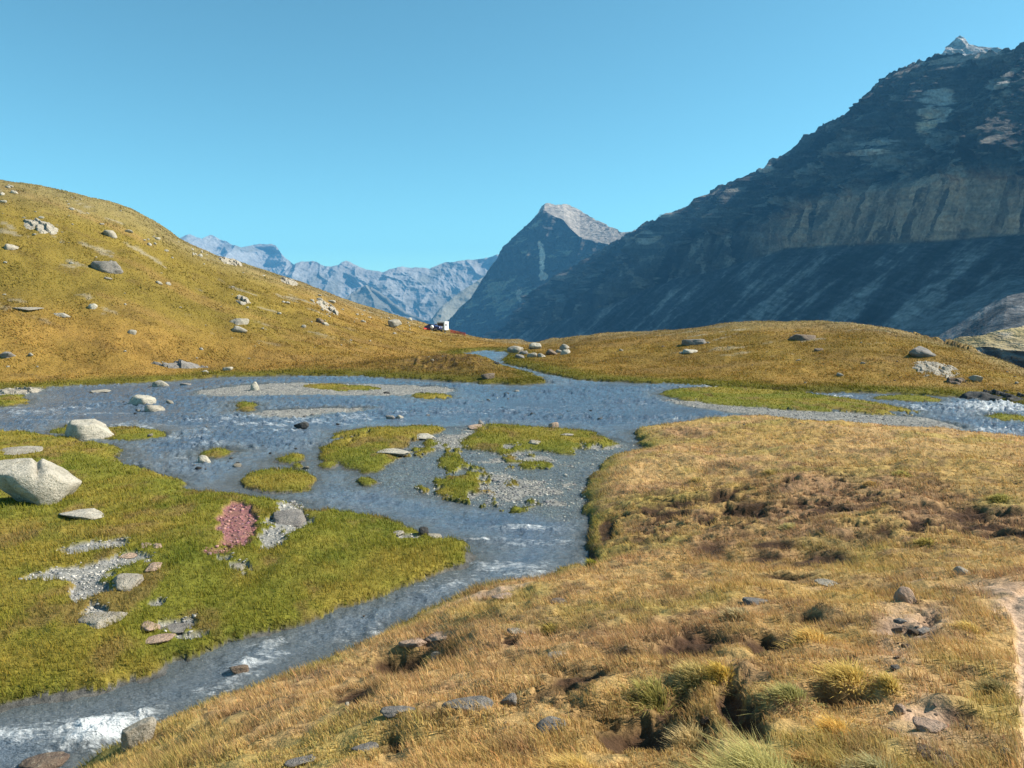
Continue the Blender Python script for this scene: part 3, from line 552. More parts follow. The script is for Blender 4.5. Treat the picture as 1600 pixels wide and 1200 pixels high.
# the pointed peak beyond it
azp = azrange(690, 1075, 0.035)
PK = [(690, 506), (704, 497), (718, 480), (735, 465), (748, 446), (765, 418), (780, 398), (790, 385), (800, 372), (815, 358), (830, 344), (840, 334), (846, 322), (854, 318.5), (866, 320), (885, 318), (900, 326), (920, 338), (950, 353), (970, 362), (985, 361), (1000, 356), (1030, 345), (1075, 335)]
PB = [(690, 507), (704, 498), (718, 481), (735, 466), (765, 419), (800, 373), (838, 337), (850, 328), (862, 335), (880, 345), (890, 358), (905, 372), (930, 379), (955, 384), (975, 387), (1000, 378), (1030, 360), (1075, 340)]
ekb, ekt = curve(PB, azp), curve(PK, azp)
TP = np.array([0.80, -0.60]); NP = np.array([0.60, 0.80])
def line_r(azs, p0, td):
    return (p0[0]*td[1]-p0[1]*td[0])/(np.sin(azs)*td[1]-np.cos(azs)*td[0])
pr = line_r(azp, (175.0, 4196.0), TP)
def disp_p(x, y, z, t, a, r):
    q = x*TP[0]+y*TP[1]; cl = sm(0, 0.1, t)*sm(1.05, 0.98, t)
    g = ridged((q+20*fbm(q/150, z/150, 2, 240))/230, z/600, 5, 241, 0.55, False)-0.45; g2 = ridged(q/60+z/120, z/90, 4, 244)-0.45
    zs = z+0.16*q; ph = zs/60+0.4*fbm(q/300, z/100, 2, 247); ph = ph-np.floor(ph); terr = (np.where(ph < 0.72, ph/0.72*0.25, 0.25+0.75*(ph-0.72)/0.28)-ph)*sm(-0.2, 0.5, fbm(q/170, z/110, 3, 232))
    d = cl*(-120*g-45*g2+14*fbm(q/18, z/14, 4, 245)+14*terr)+sm(1.0, 1.15, t)*(16*ridged(x/70, y/50, 4, 248)+7*fbm(x/22, y/22, 4, 250))
    x = x+NP[0]*d; y = y+NP[1]*d; z = z+sm(1.3, 2.0, t)*11*fbm(q/35, z*0, 5, 249, 0.6); return x, y, z
def col_p(x, y, z, t, a, r):
    q = x*TP[0]+y*TP[1]
    c = np.tile(np.array([0.07, 0.07, 0.066], np.float32), x.shape+(1,)); c = mix3(c, (0.11, 0.105, 0.095), sm(0, 0.5, fbm(q/120+fbm(q/80, z/80, 3, 256), (z+0.16*q)/24, 4, 251))*0.6)
    c = mix3(c, (0.34, 0.30, 0.26), sm(1.0, 1.03, t)*(0.8+0.4*fbm(x/30, y/30, 4, 252)))  # upper face coloured paler from the line where sunlight begins
    c = mix3(c, (0.34, 0.32, 0.22), sm(0.22, 0.42, fbm((q*0.8+z)/170, (z-0.4*q)/60, 5, 253, 0.6))*(t < 1)*0.8)
    el = (z-CH)/np.hypot(x, y); an = np.arctan2(x, y)
    for (u, v, su, sv, s) in [(847, 405, 5, 24, 1), (843, 382, 3, 8, .8), (849, 432, 8, 8, .7), (868, 443, 10, 6, .7), (885, 430, 8, 4, .6), (812, 460, 6, 12, .5), (930, 405, 14, 4, .5)]:  # lit streaks on the shaded cliff, painted as bright warm colour
        aa, ee = px_ae(u, v); m = np.exp(-(((an-aa)*F/su)**2+((el-ee)*F/sv)**2)**2); c = mix3(c, (0.85, 0.68, 0.52), s*sm(0.4, 0.6, m*(0.85+0.9*fbm(q/22, z/16, 4, 254, 0.65))))
    return c
mountain('mountain', azp, pr, CH-0.062*pr, [(ekb, 58), (ekt, 27)], [300, 110], disp_p, col_p, M_rockface, NP, True)

# small pale summit behind the right-hand crest
azq = azrange(1440, 1575, 0.05, 80)
mountain('mountain', azq, np.full(len(azq), 3000.0), np.full(len(azq), 790.0), [(curve([(1440, 110), (1472, 82), (1480, 70), (1486, 62), (1493, 59), (1500, 61), (1512, 72), (1518, 71), (1530, 74), (1555, 80), (1575, 95)], azq), 42)], [60],
         lambda x, y, z, t, a, r: (x+10*fbm(x/40, z/40, 4, 261), y-30*ridged(x/60, z/60, 4, 262), z+3*fbm(x/20, z*0, 3, 263)), lambda x, y, z, t, a, r: np.tile(np.array([0.36, 0.35, 0.34], np.float32), x.shape+(1,))*(1+0.4*fbm(x/20, z/20, 3, 264))[..., None], M_rockface)
# far ranges
def far_range(pts, dist, base_v, u0, u1, seed, amp, colr):
    az = azrange(u0, u1, 0.03, 430); e = curve(pts, az); b = curve([(u0, base_v), (u1, base_v)], az)
    r0 = np.full(len(az), dist); z0 = CH+b*r0
    def dp(x, y, z, t, a, r):
        k = sm(0, 0.05, t)*sm(1.1, 0.92, t); w = 120*fbm(x/500, z/500, 3, seed)
        g = ridged((x+w)/1300+z/2300, z/1500, 6, seed+1, 0.42)-0.4+0.10*fbm(x/500, z/130, 4, seed+7)+0.25*fbm(x/420, z/420, 5, seed+8)
        return x, y-amp*g*k, z+sm(0.8, 1, t)*(16*fbm(x/90, z*0, 4, seed+2))*dist/9000
    def cf(x, y, z, t, a, r):
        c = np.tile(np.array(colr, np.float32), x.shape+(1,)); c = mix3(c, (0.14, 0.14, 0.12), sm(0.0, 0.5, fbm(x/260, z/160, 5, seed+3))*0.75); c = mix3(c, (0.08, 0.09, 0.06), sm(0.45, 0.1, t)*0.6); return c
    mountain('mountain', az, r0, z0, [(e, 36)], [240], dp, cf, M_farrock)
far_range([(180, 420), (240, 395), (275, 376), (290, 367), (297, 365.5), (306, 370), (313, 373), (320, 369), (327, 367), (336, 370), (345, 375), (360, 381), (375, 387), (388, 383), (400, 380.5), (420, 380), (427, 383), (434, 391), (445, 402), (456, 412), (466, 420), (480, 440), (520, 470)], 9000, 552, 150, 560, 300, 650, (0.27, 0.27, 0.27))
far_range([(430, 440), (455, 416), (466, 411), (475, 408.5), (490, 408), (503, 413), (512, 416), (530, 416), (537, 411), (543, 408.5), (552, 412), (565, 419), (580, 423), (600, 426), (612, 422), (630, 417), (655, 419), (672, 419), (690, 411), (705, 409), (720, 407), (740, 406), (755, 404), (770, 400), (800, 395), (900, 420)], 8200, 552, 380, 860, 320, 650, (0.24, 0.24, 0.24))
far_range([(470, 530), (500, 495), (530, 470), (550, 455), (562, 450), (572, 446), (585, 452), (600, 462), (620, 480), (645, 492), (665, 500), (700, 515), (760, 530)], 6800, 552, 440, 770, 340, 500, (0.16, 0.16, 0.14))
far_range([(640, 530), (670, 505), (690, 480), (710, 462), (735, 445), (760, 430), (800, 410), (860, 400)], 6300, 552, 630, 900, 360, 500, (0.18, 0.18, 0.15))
# grassy shoulder and dark rocks below the scree on the right
azv = azrange(1380, 1600, 0.05, 540); azv = np.concatenate([azv, np.arange(azv[-1]+0.003, math.radians(60), math.radians(0.3))])
ev = curve([(1380, 580), (1440, 552), (1470, 541), (1500, 530), (1530, 524), (1560, 515), (1600, 507), (1700, 500), (3000, 500)], azv); ev0 = curve([(1380, 590), (1480, 555), (1510, 546), (1540, 542), (1600, 548), (3000, 560)], azv)
def dv(x, y, z, t, a, r):
    return x, y-8*sm(0, 1, t)*(t < 1)*(ridged(x/9, z/9, 4, 401)-0.4)-5*fbm(x/30, z/30, 3, 402), z+1.6*fbm(x/14, y/14, 4, 403)*sm(0.5, 1, t)
def cv(x, y, z, t, a, r):
    c = np.tile(np.array([0.075, 0.072, 0.075], np.float32), x.shape+(1,)); c = mix3(c, (0.22, 0.21, 0.19), sm(0.1, 0.4, fbm(x/5, z/3, 4, 404))*0.8)
    g = np.tile(np.array([0.27, 0.22, 0.11], np.float32), x.shape+(1,)); g = mix3(g, (0.33, 0.30, 0.27), sm(0, 0.4, fbm(x/30, y/30, 4, 405))*0.8); m = sm(0.96, 1.02, t+0.04*fbm(x/10, z/10, 3, 406))[..., None]
    return c*(1-m)+g*m
mountain('hill', azv, np.full(len(azv), 330.0), np.full(len(azv), -38.0), [(ev0, 55), (ev, 12)], [60, 80], dv, cv, M_rockface, None, True)

# ------------------------------------------------------------------ rocks
_ico = {}
def ico(s):
    if s not in _ico:
        bm = bmesh.new(); bmesh.ops.create_icosphere(bm, subdivisions=s, radius=1.0)
        v = np.array([p.co[:] for p in bm.verts]); f = np.array([[q.index for q in p.verts] for p in bm.faces]); bm.free(); _ico[s] = (v, f)
    return _ico[s]
def n3(P, sc, seed, oc=3):
    return (fbm(P[:, 0]*sc+P[:, 2]*sc*0.7, P[:, 1]*sc-P[:, 2]*sc*0.6, oc, seed)+fbm(P[:, 2]*sc+9, P[:, 0]*sc*0.6-P[:, 1]*sc, oc, seed+5))*0.5
def rock_shape(seed, sub=4, cuts=14, sharp=0.93, rough=0.05):
    g = np.random.default_rng(seed); v, f = ico(sub)
    n = g.normal(size=(cuts, 3)); n /= np.linalg.norm(n, axis=1)[:, None]; n = np.vstack([n, [0, 0, 1.0]]); n[-1] += g.normal(size=3)*0.12; n[-1] /= np.linalg.norm(n[-1])
    d = g.uniform(0.45, 0.80, len(n)); dots = v@n.T
    k = np.where(dots > 0.05, d/np.maximum(dots, 0.05), 9); ks = np.sort(k, 1); m = ks[:, 0]-0.02*np.exp(-((ks[:, 1]-ks[:, 0])/0.04))
    r = np.minimum(m, 1.0); r = sharp*r+(1-sharp)*0.85
    ang = 1+0.22*n3(np.stack([v[:, 0], v[:, 1], 0*v[:, 2]], 1), 1.3, seed+9, 2); P = v*r[:, None]*np.stack([ang, ang, 1+0*ang], 1); P = P*(1+rough*2.2*n3(P, 1.7, seed)[:, None]+rough*n3(P, 5, seed+3)[:, None]+rough*0.5*n3(P, 13, seed+4)[:, None])
    lo, hi = P.min(0), P.max(0); P = (P-(lo+hi)/2)/(hi-lo)*2        # bounding box -1..1
    return P, f
FLAT = {12, 14, 18, 23, 24, 25, 26, 29, 32, 34, 35, 36, 37, 38, 39, 40, 41, 42, 43, 44, 45, 49, 50, 52, 53, 55, 56, 57, 58, 59, 61, 62, 65, 66, 67, 68, 72, 73}
def put_rock(label, u, vb, w, h, mat='pale', seed=1, dr=0.8, rot=None, tilt=0.0, name='boulder', cat='boulder', group=None, cuts=16, sharp=0.93, sink=0.46, prof=None):
    x, y, z, r = hit(u, vb-0.15*h); s = math.hypot(r, CH-z)/F*math.cos(math.atan2(u-800, F))
    s = math.hypot(math.hypot(x, y), CH-z)/math.hypot(F, math.hypot(u-800, vb-600))
    W_ = w*s/2; H_ = h*s/(1-sink)/2; D_ = W_*dr
    if seed in FLAT: sn = (CH-z)/math.hypot(r, CH-z); D_ = min(0.42*h*s/sn, W_*1.6); H_ = max(h*s*0.30, 0.035); tilt *= 0.3; sink = 0.42
    sub = 5 if w > 60 else 4 if w > 16 else 3
    P, f = rock_shape(seed, sub, 9 if w > 60 else cuts, 0.97 if w > 60 else sharp, 0.045 if w > 60 else 0.08)
    P = P*np.array([W_, D_, H_])
    if seed == 11:
        a_ = P/np.array([W_, D_, H_]); P[:, 2] -= H_*0.14*np.exp(-((a_[:, 0]+0.05)/0.07)**2)*sm(-0.1, 0.6, a_[:, 2]); P[:, 0] += W_*0.16*a_[:, 2]*0-W_*0.28*sm(0.3, -0.8, a_[:, 2])*sm(0.1, -0.8, a_[:, 0])*-1
    if tilt: 
        c, q = math.cos(tilt), math.sin(tilt); P = np.stack([P[:, 0]*c-P[:, 2]*q, P[:, 1], P[:, 0]*q+P[:, 2]*c], 1)
    az = -math.atan2(x, y); c, q = math.cos(az), math.sin(az); P = np.stack([P[:, 0]*c-P[:, 1]*q, P[:, 0]*q+P[:, 1]*c, P[:, 2]], 1)
    me = np_mesh(name, P, f, True); o = link(name, me, MR[mat])
    o.location = (x+math.sin(-az)*D_*0.5, y+math.cos(az)*D_*0.5, z+H_*(1-2*sink)-0.0)
    return tag(o, label, cat, group)
ROCKS = [  # label, u, v bottom, w, h, material, seed, extra
 ('largest pale boulder at the left edge, notched on top, in the green meadow', 60, 794, 122, 62, 'white', 11, dict(dr=0.8, tilt=-0.10, sink=0.42)),
 ('low flat pale slab lying against the largest boulder', 128, 814, 64, 24, 'white', 12, dict(dr=0.6, sink=0.5)),
 ('large rounded pale boulder at the river edge between tufts of grass', 140, 690, 72, 30, 'white', 13, dict(dr=0.8, tilt=0.08)),
 ('long low pale rock in the meadow at the left edge above the largest boulder', 30, 710, 66, 12, 'pale', 14, dict(dr=0.5)),
 ('pale humped boulder standing in the left river water', 219, 635, 46, 15, 'white', 15, dict(dr=0.7, tilt=-0.12)),
 ('smaller pale rock touching the humped boulder in the left river water', 242, 643, 30, 9, 'pale', 16, {}),
 ('rounded pale stone at the far water edge below the layered outcrop', 251, 606, 25, 10, 'pale', 17, {}),
 ('thin flat pale stone in the river near the far left bank', 158, 613, 30, 5, 'pale', 18, {}),
 ('small dark flat stone right of the rounded pale stone at the far water edge', 290, 603, 17, 4, 'grey', 19, {}),
 ('upright white stone with a dark side on the far gravel bar', 398, 612, 14, 13, 'white', 20, dict(tilt=0.3, sink=0.4)),
 ('black angular rock sticking out of the middle of the river', 471, 671, 24, 10, 'dark', 21, dict(sink=0.15)),
 ('small whitish rock in the river left of the grass islands', 320, 725, 20, 12, 'white', 22, {}),
 ('long white flat slab across the central grass island', 614, 712, 54, 11, 'white', 23, dict(dr=0.5, tilt=0.06)),
 ('flat oval white stone at the top right of the left central grass island', 661, 686, 36, 9, 'white', 24, {}),
 ('pale pointed stone lying on the right central grass island', 836, 695, 20, 10, 'pale', 25, {}),
 ('pinkish flat stone at the upper edge of the right central grass island', 744, 670, 28, 8, 'pink', 26, {}),
 ('small upright dark stone behind the pinkish flat stone', 752, 664, 10, 7, 'grey', 27, {}),
 ('small pink stone with a dark cap on the river side of the right central island', 865, 669, 16, 8, 'pink', 28, {}),
 ('narrow pale stone in the grass of the right central island', 886, 681, 22, 4, 'pale', 29, {}),
 ('pair-like grey stone in mid river above the central island, left one', 610, 655, 16, 5, 'grey', 30, {}),
 ('pale stone in mid river above the central island, right beside the grey one', 625, 655, 14, 6, 'pale', 31, {}),
 ('long tilted grey slab among gravel beside the meadow stream edge', 452, 822, 52, 26, 'grey', 32, dict(dr=0.5, tilt=-0.35)),
 ('dark wet stone at the meadow tip where the channels meet', 662, 838, 16, 13, 'dark', 33, {}),
 ('pale flat stone next to the dark wet stone at the meadow tip', 678, 842, 26, 10, 'pale', 34, {}),
 ('flat pale stone sunk in grass left of the meadow tip', 622, 838, 20, 10, 'pale', 35, {}),
 ('leaning pale pointed rock beside the grey gravel patch in the meadow', 200, 925, 46, 36, 'pale', 36, dict(tilt=-0.3, dr=0.6)),
 ('pale rock at the lower end of the grey gravel patch', 160, 980, 74, 24, 'pale', 37, dict(dr=0.7)),
 ('pink rounded rock in the meadow above the pink slab', 234, 990, 32, 22, 'pink', 38, {}),
 ('pink slab at the meadow edge near the foreground channel', 243, 1008, 60, 16, 'pink', 39, dict(dr=0.6, sink=0.5)),
 ('flat grey slab right of the two pink rocks', 275, 992, 60, 18, 'grey', 40, dict(sink=0.5)),
 ('small tan rock in grass left of the pink gravel patch', 202, 872, 34, 12, 'pink', 41, {}),
 ('small tan rock below the two side by side, curling to the right', 240, 893, 26, 16, 'pink', 42, {}),
 ('left one of two small tan stones in the upper meadow', 229, 856, 20, 9, 'pink', 43, {}),
 ('right one of two small tan stones in the upper meadow', 246, 856, 14, 9, 'pink', 44, {}),
 ('small pale stone in deep grass in the middle of the meadow', 374, 892, 24, 12, 'pale', 45, {}),
 ('mossy pale rock at the bottom left bank beside the white water', 218, 1166, 66, 30, 'pale', 46, dict(tilt=0.35, dr=0.6)),
 ('brown submerged rock under the rapids at the bottom left corner', 70, 1200, 70, 8, 'brown', 47, dict(sink=0.5)),
 ('dark rock under the foam of the foreground rapids', 374, 1052, 30, 10, 'brown', 48, dict(sink=0.4)),
 ('pinkish flat slab capping the dark hollow of the near bank', 645, 1010, 46, 16, 'pink', 49, dict(dr=0.6, sink=0.5)),
 ('long pink ledge on the near bank right of the capping slab', 692, 1004, 60, 16, 'pink', 50, dict(dr=0.5, sink=0.5)),
 ('small yellow lichened stone below the pink ledge', 683, 1030, 20, 9, 'pale', 51, {}),
 ('long dark grey slab tilted in the grass at bottom centre', 728, 1112, 88, 24, 'grey', 52, dict(dr=0.45, tilt=0.3, sink=0.5)),
 ('low dark slab left of the long tilted slab at bottom centre', 622, 1118, 56, 12, 'grey', 53, dict(sink=0.5)),
 ('small dark stone right of the long tilted slab at bottom centre', 795, 1102, 26, 12, 'grey', 54, {}),
 ('rounded grey rock with lichen at the bottom centre of the near bank', 863, 1147, 52, 30, 'grey', 55, dict(sink=0.48)),
 ('small pale stone above the rounded grey rock', 872, 1032, 34, 15, 'pale', 56, {}),
 ('pale stone on the near bank right of the pink ledge', 806, 991, 32, 10, 'pale', 57, {}),
 ('grey rock half buried at the bottom edge left of centre', 470, 1198, 50, 14, 'grey', 58, {}),
 ('grey rock at the bottom edge near centre', 570, 1178, 44, 20, 'grey', 59, dict(sink=0.5)),
 ('pale rock with a dark end in dry grass near the right edge', 1500, 900, 30, 10, 'pale', 60, {}),
 ('grey stone behind the tussocks in the middle of the near bank', 1185, 946, 50, 14, 'grey', 61, dict(sink=0.5)),
 ('pale stone in dry grass right of the middle of the near bank', 1292, 918, 38, 13, 'pale', 62, dict(sink=0.5)),
 ('pinkish rock above the bare stony scar', 1414, 942, 34, 20, 'pink', 63, {}),
 ('small white stone right of the pinkish rock above the scar', 1491, 941, 8, 7, 'white', 64, {}),
 ('largest flake of rock lying in the bare stony scar', 1408, 974, 22, 8, 'grey', 65, {}),
 ('broken flake at the lower right of the bare stony scar', 1438, 990, 30, 12, 'grey', 66, {}),
 ('pinkish flat rock with a shadowed edge in the lower right corner', 1452, 1146, 50, 24, 'pink', 67, dict(dr=0.7, tilt=-0.2, sink=0.42)),
 ('reddish brown slab below the flat rock in the lower right corner', 1462, 1196, 66, 30, 'brown', 68, dict(tilt=-0.35, sink=0.5)),
 ('small pinkish stone left of the flat rock in the lower right corner', 1405, 1118, 18, 14, 'pink', 69, {}),
 ('small pale stone beside the path in the lower right corner', 1572, 1180, 18, 8, 'pale', 70, {}),
 ('small white stone low on the near bank left of centre', 542, 1104, 7, 6, 'white', 71, {}),
 ('pale stone on the near bank shore below the central channel bend', 790, 938, 46, 14, 'pink', 72, dict(sink=0.5)),
 ('reddish crumbly rock on the near bank shore', 872, 945, 34, 12, 'brown', 73, dict(sink=0.5)),
 # hillside
 ('dark wedge shaped boulder with a pale crest, alone on the left hillside', 168, 428, 47, 18, 'grey', 81, dict(dr=0.9, tilt=-0.10, sink=0.38, cuts=7)),
 ('pale blocky boulder with a dark underside high on the left hillside', 173, 371, 22, 10, 'pale', 82, dict(tilt=-0.15, sink=0.38)),
 ('pale boulder at the left edge of the hillside', 18, 392, 26, 9, 'pale', 83, {}),
 ('upper of two pale rocks on the hillside above the river bend', 374, 508, 30, 9, 'pale', 84, {}),
 ('lower of two pale rocks, dark on its left, above the river bend', 373, 520, 26, 9, 'pale', 85, {}),
 ('pointed grey boulder near the top of the hill just left of the caravan', 617, 515, 22, 14, 'pale', 86, dict(sink=0.1, cuts=7)),
 ('brown boulder low in the middle of the hillside', 500, 506, 14, 8, 'brown', 87, {}),
 ('pale stone beside the brown boulder in the middle of the hillside', 508, 509, 12, 5, 'pale', 88, {}),
 ('pale boulder with dark left side at the left edge above the shore', 14, 560, 26, 9, 'grey', 89, {}),
 ('long thin pale slab near the left edge of the hillside', 40, 485, 50, 4, 'pale', 90, {}),
 ('pale slab right of the long thin slab', 97, 496, 26, 6, 'pale', 91, {}),
 ('pale round stone on the green strip of the far shore', 356, 580, 16, 6, 'pale', 92, {}),
 ('small pale boulder between the long slab and the twin rocks', 206, 522, 14, 6, 'pale', 93, {}),
 ('grey white rock with a split, middle of the lower hillside', 145, 484, 14, 8, 'white', 94, {}),
 ('left of two small pale stones side by side under the wedge boulder', 249, 445, 11, 5, 'pale', 95, {}),
 ('right of two small pale stones side by side under the wedge boulder', 262, 445, 11, 4, 'pale', 96, {}),
 ('brown rock with a pale top at the foot of the heather mound', 762, 594, 22, 9, 'brown', 97, {}),
 ('pale rock with a dark left side at the head of the far stream', 805, 553, 26, 11, 'pale', 98, dict(sink=0.4)) ,
 ('pale pointed boulder above the rock pile at the head of the far stream', 836, 547, 20, 10, 'white', 99, dict(sink=0.4)),
 ('dark brown boulder right of the rock pile at the far stream', 862, 556, 18, 9, 'brown', 100, dict(sink=0.4)),
 ('grey block lowest in the rock pile beside the far stream', 812, 561, 16, 7, 'grey', 101, {}),
 ('grey block at the left of the rock pile beside the far stream', 818, 555, 15, 6, 'grey', 102, {}),
 ('pale block in the middle of the rock pile beside the far stream', 831, 559, 16, 7, 'pale', 103, {}),
 ('pale block at the right of the rock pile beside the far stream', 846, 559, 14, 6, 'pale', 104, {}),
 ('black stone in the far stream below the rock pile', 776, 570, 9, 4, 'dark', 105, {}),
 ('pale upright rock, topmost of the slope cluster right of the far stream', 882, 548, 16, 9, 'pale', 106, {}),
 ('pale rock, lowest of the cluster on the slope right of the far stream', 883, 555, 16, 8, 'white', 107, {}),
 ('small pale rock at the left of the slope cluster beyond the far stream', 873, 552, 12, 5, 'pale', 108, {}),
 ('white flat rock on the left part of the right hand mound', 1078, 553, 26, 6, 'white', 109, {}),
 ('low grey outcrop on the left shoulder of the right hand mound', 1085, 539, 40, 8, 'grey', 110, dict(sink=0.5)),
 ('dark sided rock on the crown of the right hand mound', 1252, 533, 44, 9, 'brown', 111, dict(sink=0.5)),
 ('grey striped outcrop on the right flank of the mound', 1440, 559, 38, 14, 'grey', 112, dict(tilt=-0.3, sink=0.5)),
 ('box like pale boulder above the dark rocks at the right edge', 1524, 598, 20, 10, 'pale', 113, dict(tilt=-0.12, sink=0.05, cuts=6)),
 ('pale stone on the right flank above the box like boulder', 1478, 580, 14, 6, 'pale', 114, {}),
 ('small brown rock in the middle of the right hand mound', 1279, 549, 14, 4, 'brown', 115, {}),
]
for (lb, u, v, w, h, mt, sd, kw) in ROCKS: put_rock(lb, u, v, w, h, mt, sd, **kw)
# rocky outcrops: slabs stacked in one solid mass
def outcrop(label, u0, u1, v0, v1, n, mat, seed, w=(14, 26), h=(5, 9), cat='rock outcrop'):
    cx, cy, cz, cr = hit((u0+u1)/2, (v0+v1)/2); x0, y0, _, r0 = hit((u0+u1)/2, v1); x1, y1, _, r1 = hit((u0+u1)/2, v0)
    hw = (u1-u0)/2*cr/F; hd = max(abs(r1-r0)/2, hw*0.35); Hm = np.mean(h)*cr/F*1.15; nx, ny = 150, 70
    gx, gy = np.meshgrid(np.linspace(-1.1, 1.1, nx), np.linspace(-1.1, 1.1, ny)); az = math.atan2(cx, cy); c, q = math.cos(az), math.sin(az)
    lx, ly = gx*hw, gy*hd; wx, wy = cx+lx*c+ly*q, cy-lx*q+ly*c; L = Hm*2.2
    wr = 0.7*fbm(lx/L/1.5, ly/L/1.5, 3, seed*7); sx = lx/L*0.8+ly/L*0.35+wr; saw = 1-(sx-np.floor(sx)); cell = vn(np.floor(sx)*3.7, np.floor(ly/L*0.7+wr*2)*5.1+np.floor(sx), seed)
    e = np.hypot(gx, gy)*(1+0.35*fbm(gx*2, gy*2, 3, seed+3)); hh = Hm*((0.55*saw+0.9*cell+0.25*fbm(lx/L*2, ly/L*2, 3, seed+1))*sm(1.0, 0.5, e)-0.42)
    zz = samp(Z, wx, wy)+np.maximum(hh, -0.4*Hm)-cz; P = np.stack([wx-cx, wy-cy, zz], -1).reshape(-1, 3)
    o = link('rock_outcrop', np_mesh('rock_outcrop', P, grid_faces(ny, nx), False), MR[mat]); o.location = (cx, cy, cz); return tag(o, label, cat)
outcrop('layered brown and pale outcrop above the far left shore', 232, 325, 566, 577, 16, 'grey', 3, (12, 24), (5, 8))
outcrop('pale broken outcrop in the middle of the hillside', 364, 393, 462, 478, 9, 'pale', 4, (8, 14), (4, 6))
outcrop('pale scattered outcrop below the ridge near the middle of the picture', 490, 538, 474, 490, 14, 'pale', 5, (7, 12), (3, 5))
outcrop('pale crumbled outcrop on the left hillside under the summit', 36, 92, 342, 365, 16, 'pale', 6, (6, 14), (3, 5))
outcrop('pale rocks on the skyline right of the summit shoulder', 340, 382, 404, 416, 9, 'pale', 8, (9, 14), (4, 6))
outcrop('pale rocks on the skyline in the middle of the ridge', 434, 470, 436, 446, 8, 'pale', 9, (9, 14), (3, 5))
outcrop('black wet cliff band over the rapids at the right edge', 1500, 1610, 608, 630, 22, 'dark', 10, (14, 26), (8, 13))
outcrop('dark hollow rocks on the flank left of the box like boulder', 1478, 1512, 590, 602, 9, 'brown', 12, (8, 16), (4, 8))
outcrop('pale rocky steps in the flank behind the box like boulder', 1420, 1500, 560, 592, 12, 'pale', 13, (8, 16), (2, 4))
outcrop('stony spit of flat slabs at the left edge of the far shore', 0, 72, 606, 616, 14, 'pale', 14, (14, 24), (3, 6))
# loose stones nobody would tell apart
LAND = [('the largest boulder', 62, 770), ('the river edge boulder', 140, 675), ('the humped river boulder', 219, 625), ('the black river rock', 471, 666), ('the upright white stone', 398, 606), ('the central grass islands', 700, 690),
 ('the wedge boulder', 168, 420), ('the blocky boulder', 173, 366), ('the left edge boulder', 18, 388), ('the twin rocks', 374, 510), ('the pointed boulder', 617, 508), ('the brown hillside boulder', 500, 502), ('the layered outcrop', 280, 571),
 ('the broken outcrop', 378, 470), ('the heather mound', 700, 575), ('the caravan', 692, 512), ('the stream rock pile', 830, 556), ('the slope rock cluster', 880, 550), ('the white flat mound rock', 1078, 551), ('the mound crown rock', 1252, 530),
 ('the striped outcrop', 1440, 552), ('the box like boulder', 1524, 594), ('the black cliff band', 1550, 618), ('the green spit', 1240, 630), ('the capping slab', 645, 1000), ('the long tilted slab', 728, 1100), ('the rounded grey rock', 863, 1130),
 ('the big pale tussock', 1180, 1160), ('the large yellow tussock', 1320, 1040), ('the stony scar', 1425, 975), ('the corner flat rock', 1452, 1135), ('the path', 1590, 1000), ('the black hollow', 1000, 1120), ('the pinkish scar rock', 1414, 932), ('the dry grass crest', 1300, 660), ('the hill summit', 20, 290), ('the thin long slab', 40, 483), ('the ridge shoulder', 360, 410), ('the mid ridge', 450, 440), ('the middle hollows', 1130, 790)]
SCAT = []
def scatter(label, group, n, uf, wr, hr, mats, seed, name='stone', cat='stone'):
    g = np.random.default_rng(seed); k = 0; tries = 0
    protos = []
    while k < n and tries < n*20:
        tries += 1; u, v = uf(g); x, y, z, r = hit(u, v)
        if not (2 < r < 185): continue
        s = r/F; w = g.uniform(*wr)*(0.5+1.0*g.random()**3)
        if len(protos) < 10*len(mats):
            mt = mats[len(protos) % len(mats)]; P, f = rock_shape(seed*100+len(protos), 2 if r > 20 else 4, 12, 0.93, 0.08); me = np_mesh(name, P, f); me.materials.append(MR[mt]); protos.append((me, mt))
        me, mt = protos[g.integers(len(protos))]
        o = bpy.data.objects.new(name, me); SC.collection.objects.link(o); W_ = w*s/2; H_ = W_*g.uniform(*hr)
        o.scale = (W_, W_*g.uniform(0.6, 1), H_); o.rotation_euler = (g.normal()*0.2, g.normal()*0.2, g.uniform(0, 6.28)); o.location = (x, y, z+H_*0.1); tag(o, None, cat, group); k += 1
        lm = min(LAND, key=lambda q: math.hypot(q[1]-u, (q[2]-v)*1.4)); du, dv_ = u-lm[1], v-lm[2]
        dr = ('right of' if du > 0 else 'left of') if abs(du) > abs(dv_)*2.2 else ('below' if dv_ > 0 else 'above') if abs(dv_) > abs(du)*2.2 else ('below and ' if dv_ > 0 else 'above and ')+('right of' if du > 0 else 'left of')
        SCAT.append((('small' if w < np.mean(wr) else 'larger')+' '+mt.replace('pale', 'pale grey')+' stone', dr+' '+lm[0], math.hypot(du, dv_), o))
def label_scatter():
    from collections import defaultdict
    D = defaultdict(list)
    for a_, b_, d, o in SCAT: D[(a_, b_)].append((d, o))
    nm = ['closest', 'second closest', 'third closest', 'fourth closest', 'fifth closest', 'sixth closest', 'seventh closest', 'eighth closest', 'ninth closest', 'tenth closest', 'eleventh closest', 'twelfth closest', 'thirteenth closest', 'fourteenth closest', 'fifteenth closest', 'sixteenth closest']
    for (a_, b_), L in D.items():
        L.sort(key=lambda q: q[0])
        for i, (d, o) in enumerate(L):
            o['label'] = (a_+' '+b_) if len(L) == 1 else (nm[min(i, 15)]+' '+a_+' '+b_) if i < len(L)-1 or len(L) < 3 else 'farthest '+a_+' '+b_
def ridge_v(u): return np.interp(u, [c[0] for c in CREST], [c[1] for c in CREST])
def uf_hill(g):
    u = g.uniform(0, 740); a = ridge_v(u)+5; b = 583
    return u, a+(b-a)*g.random()**1.5
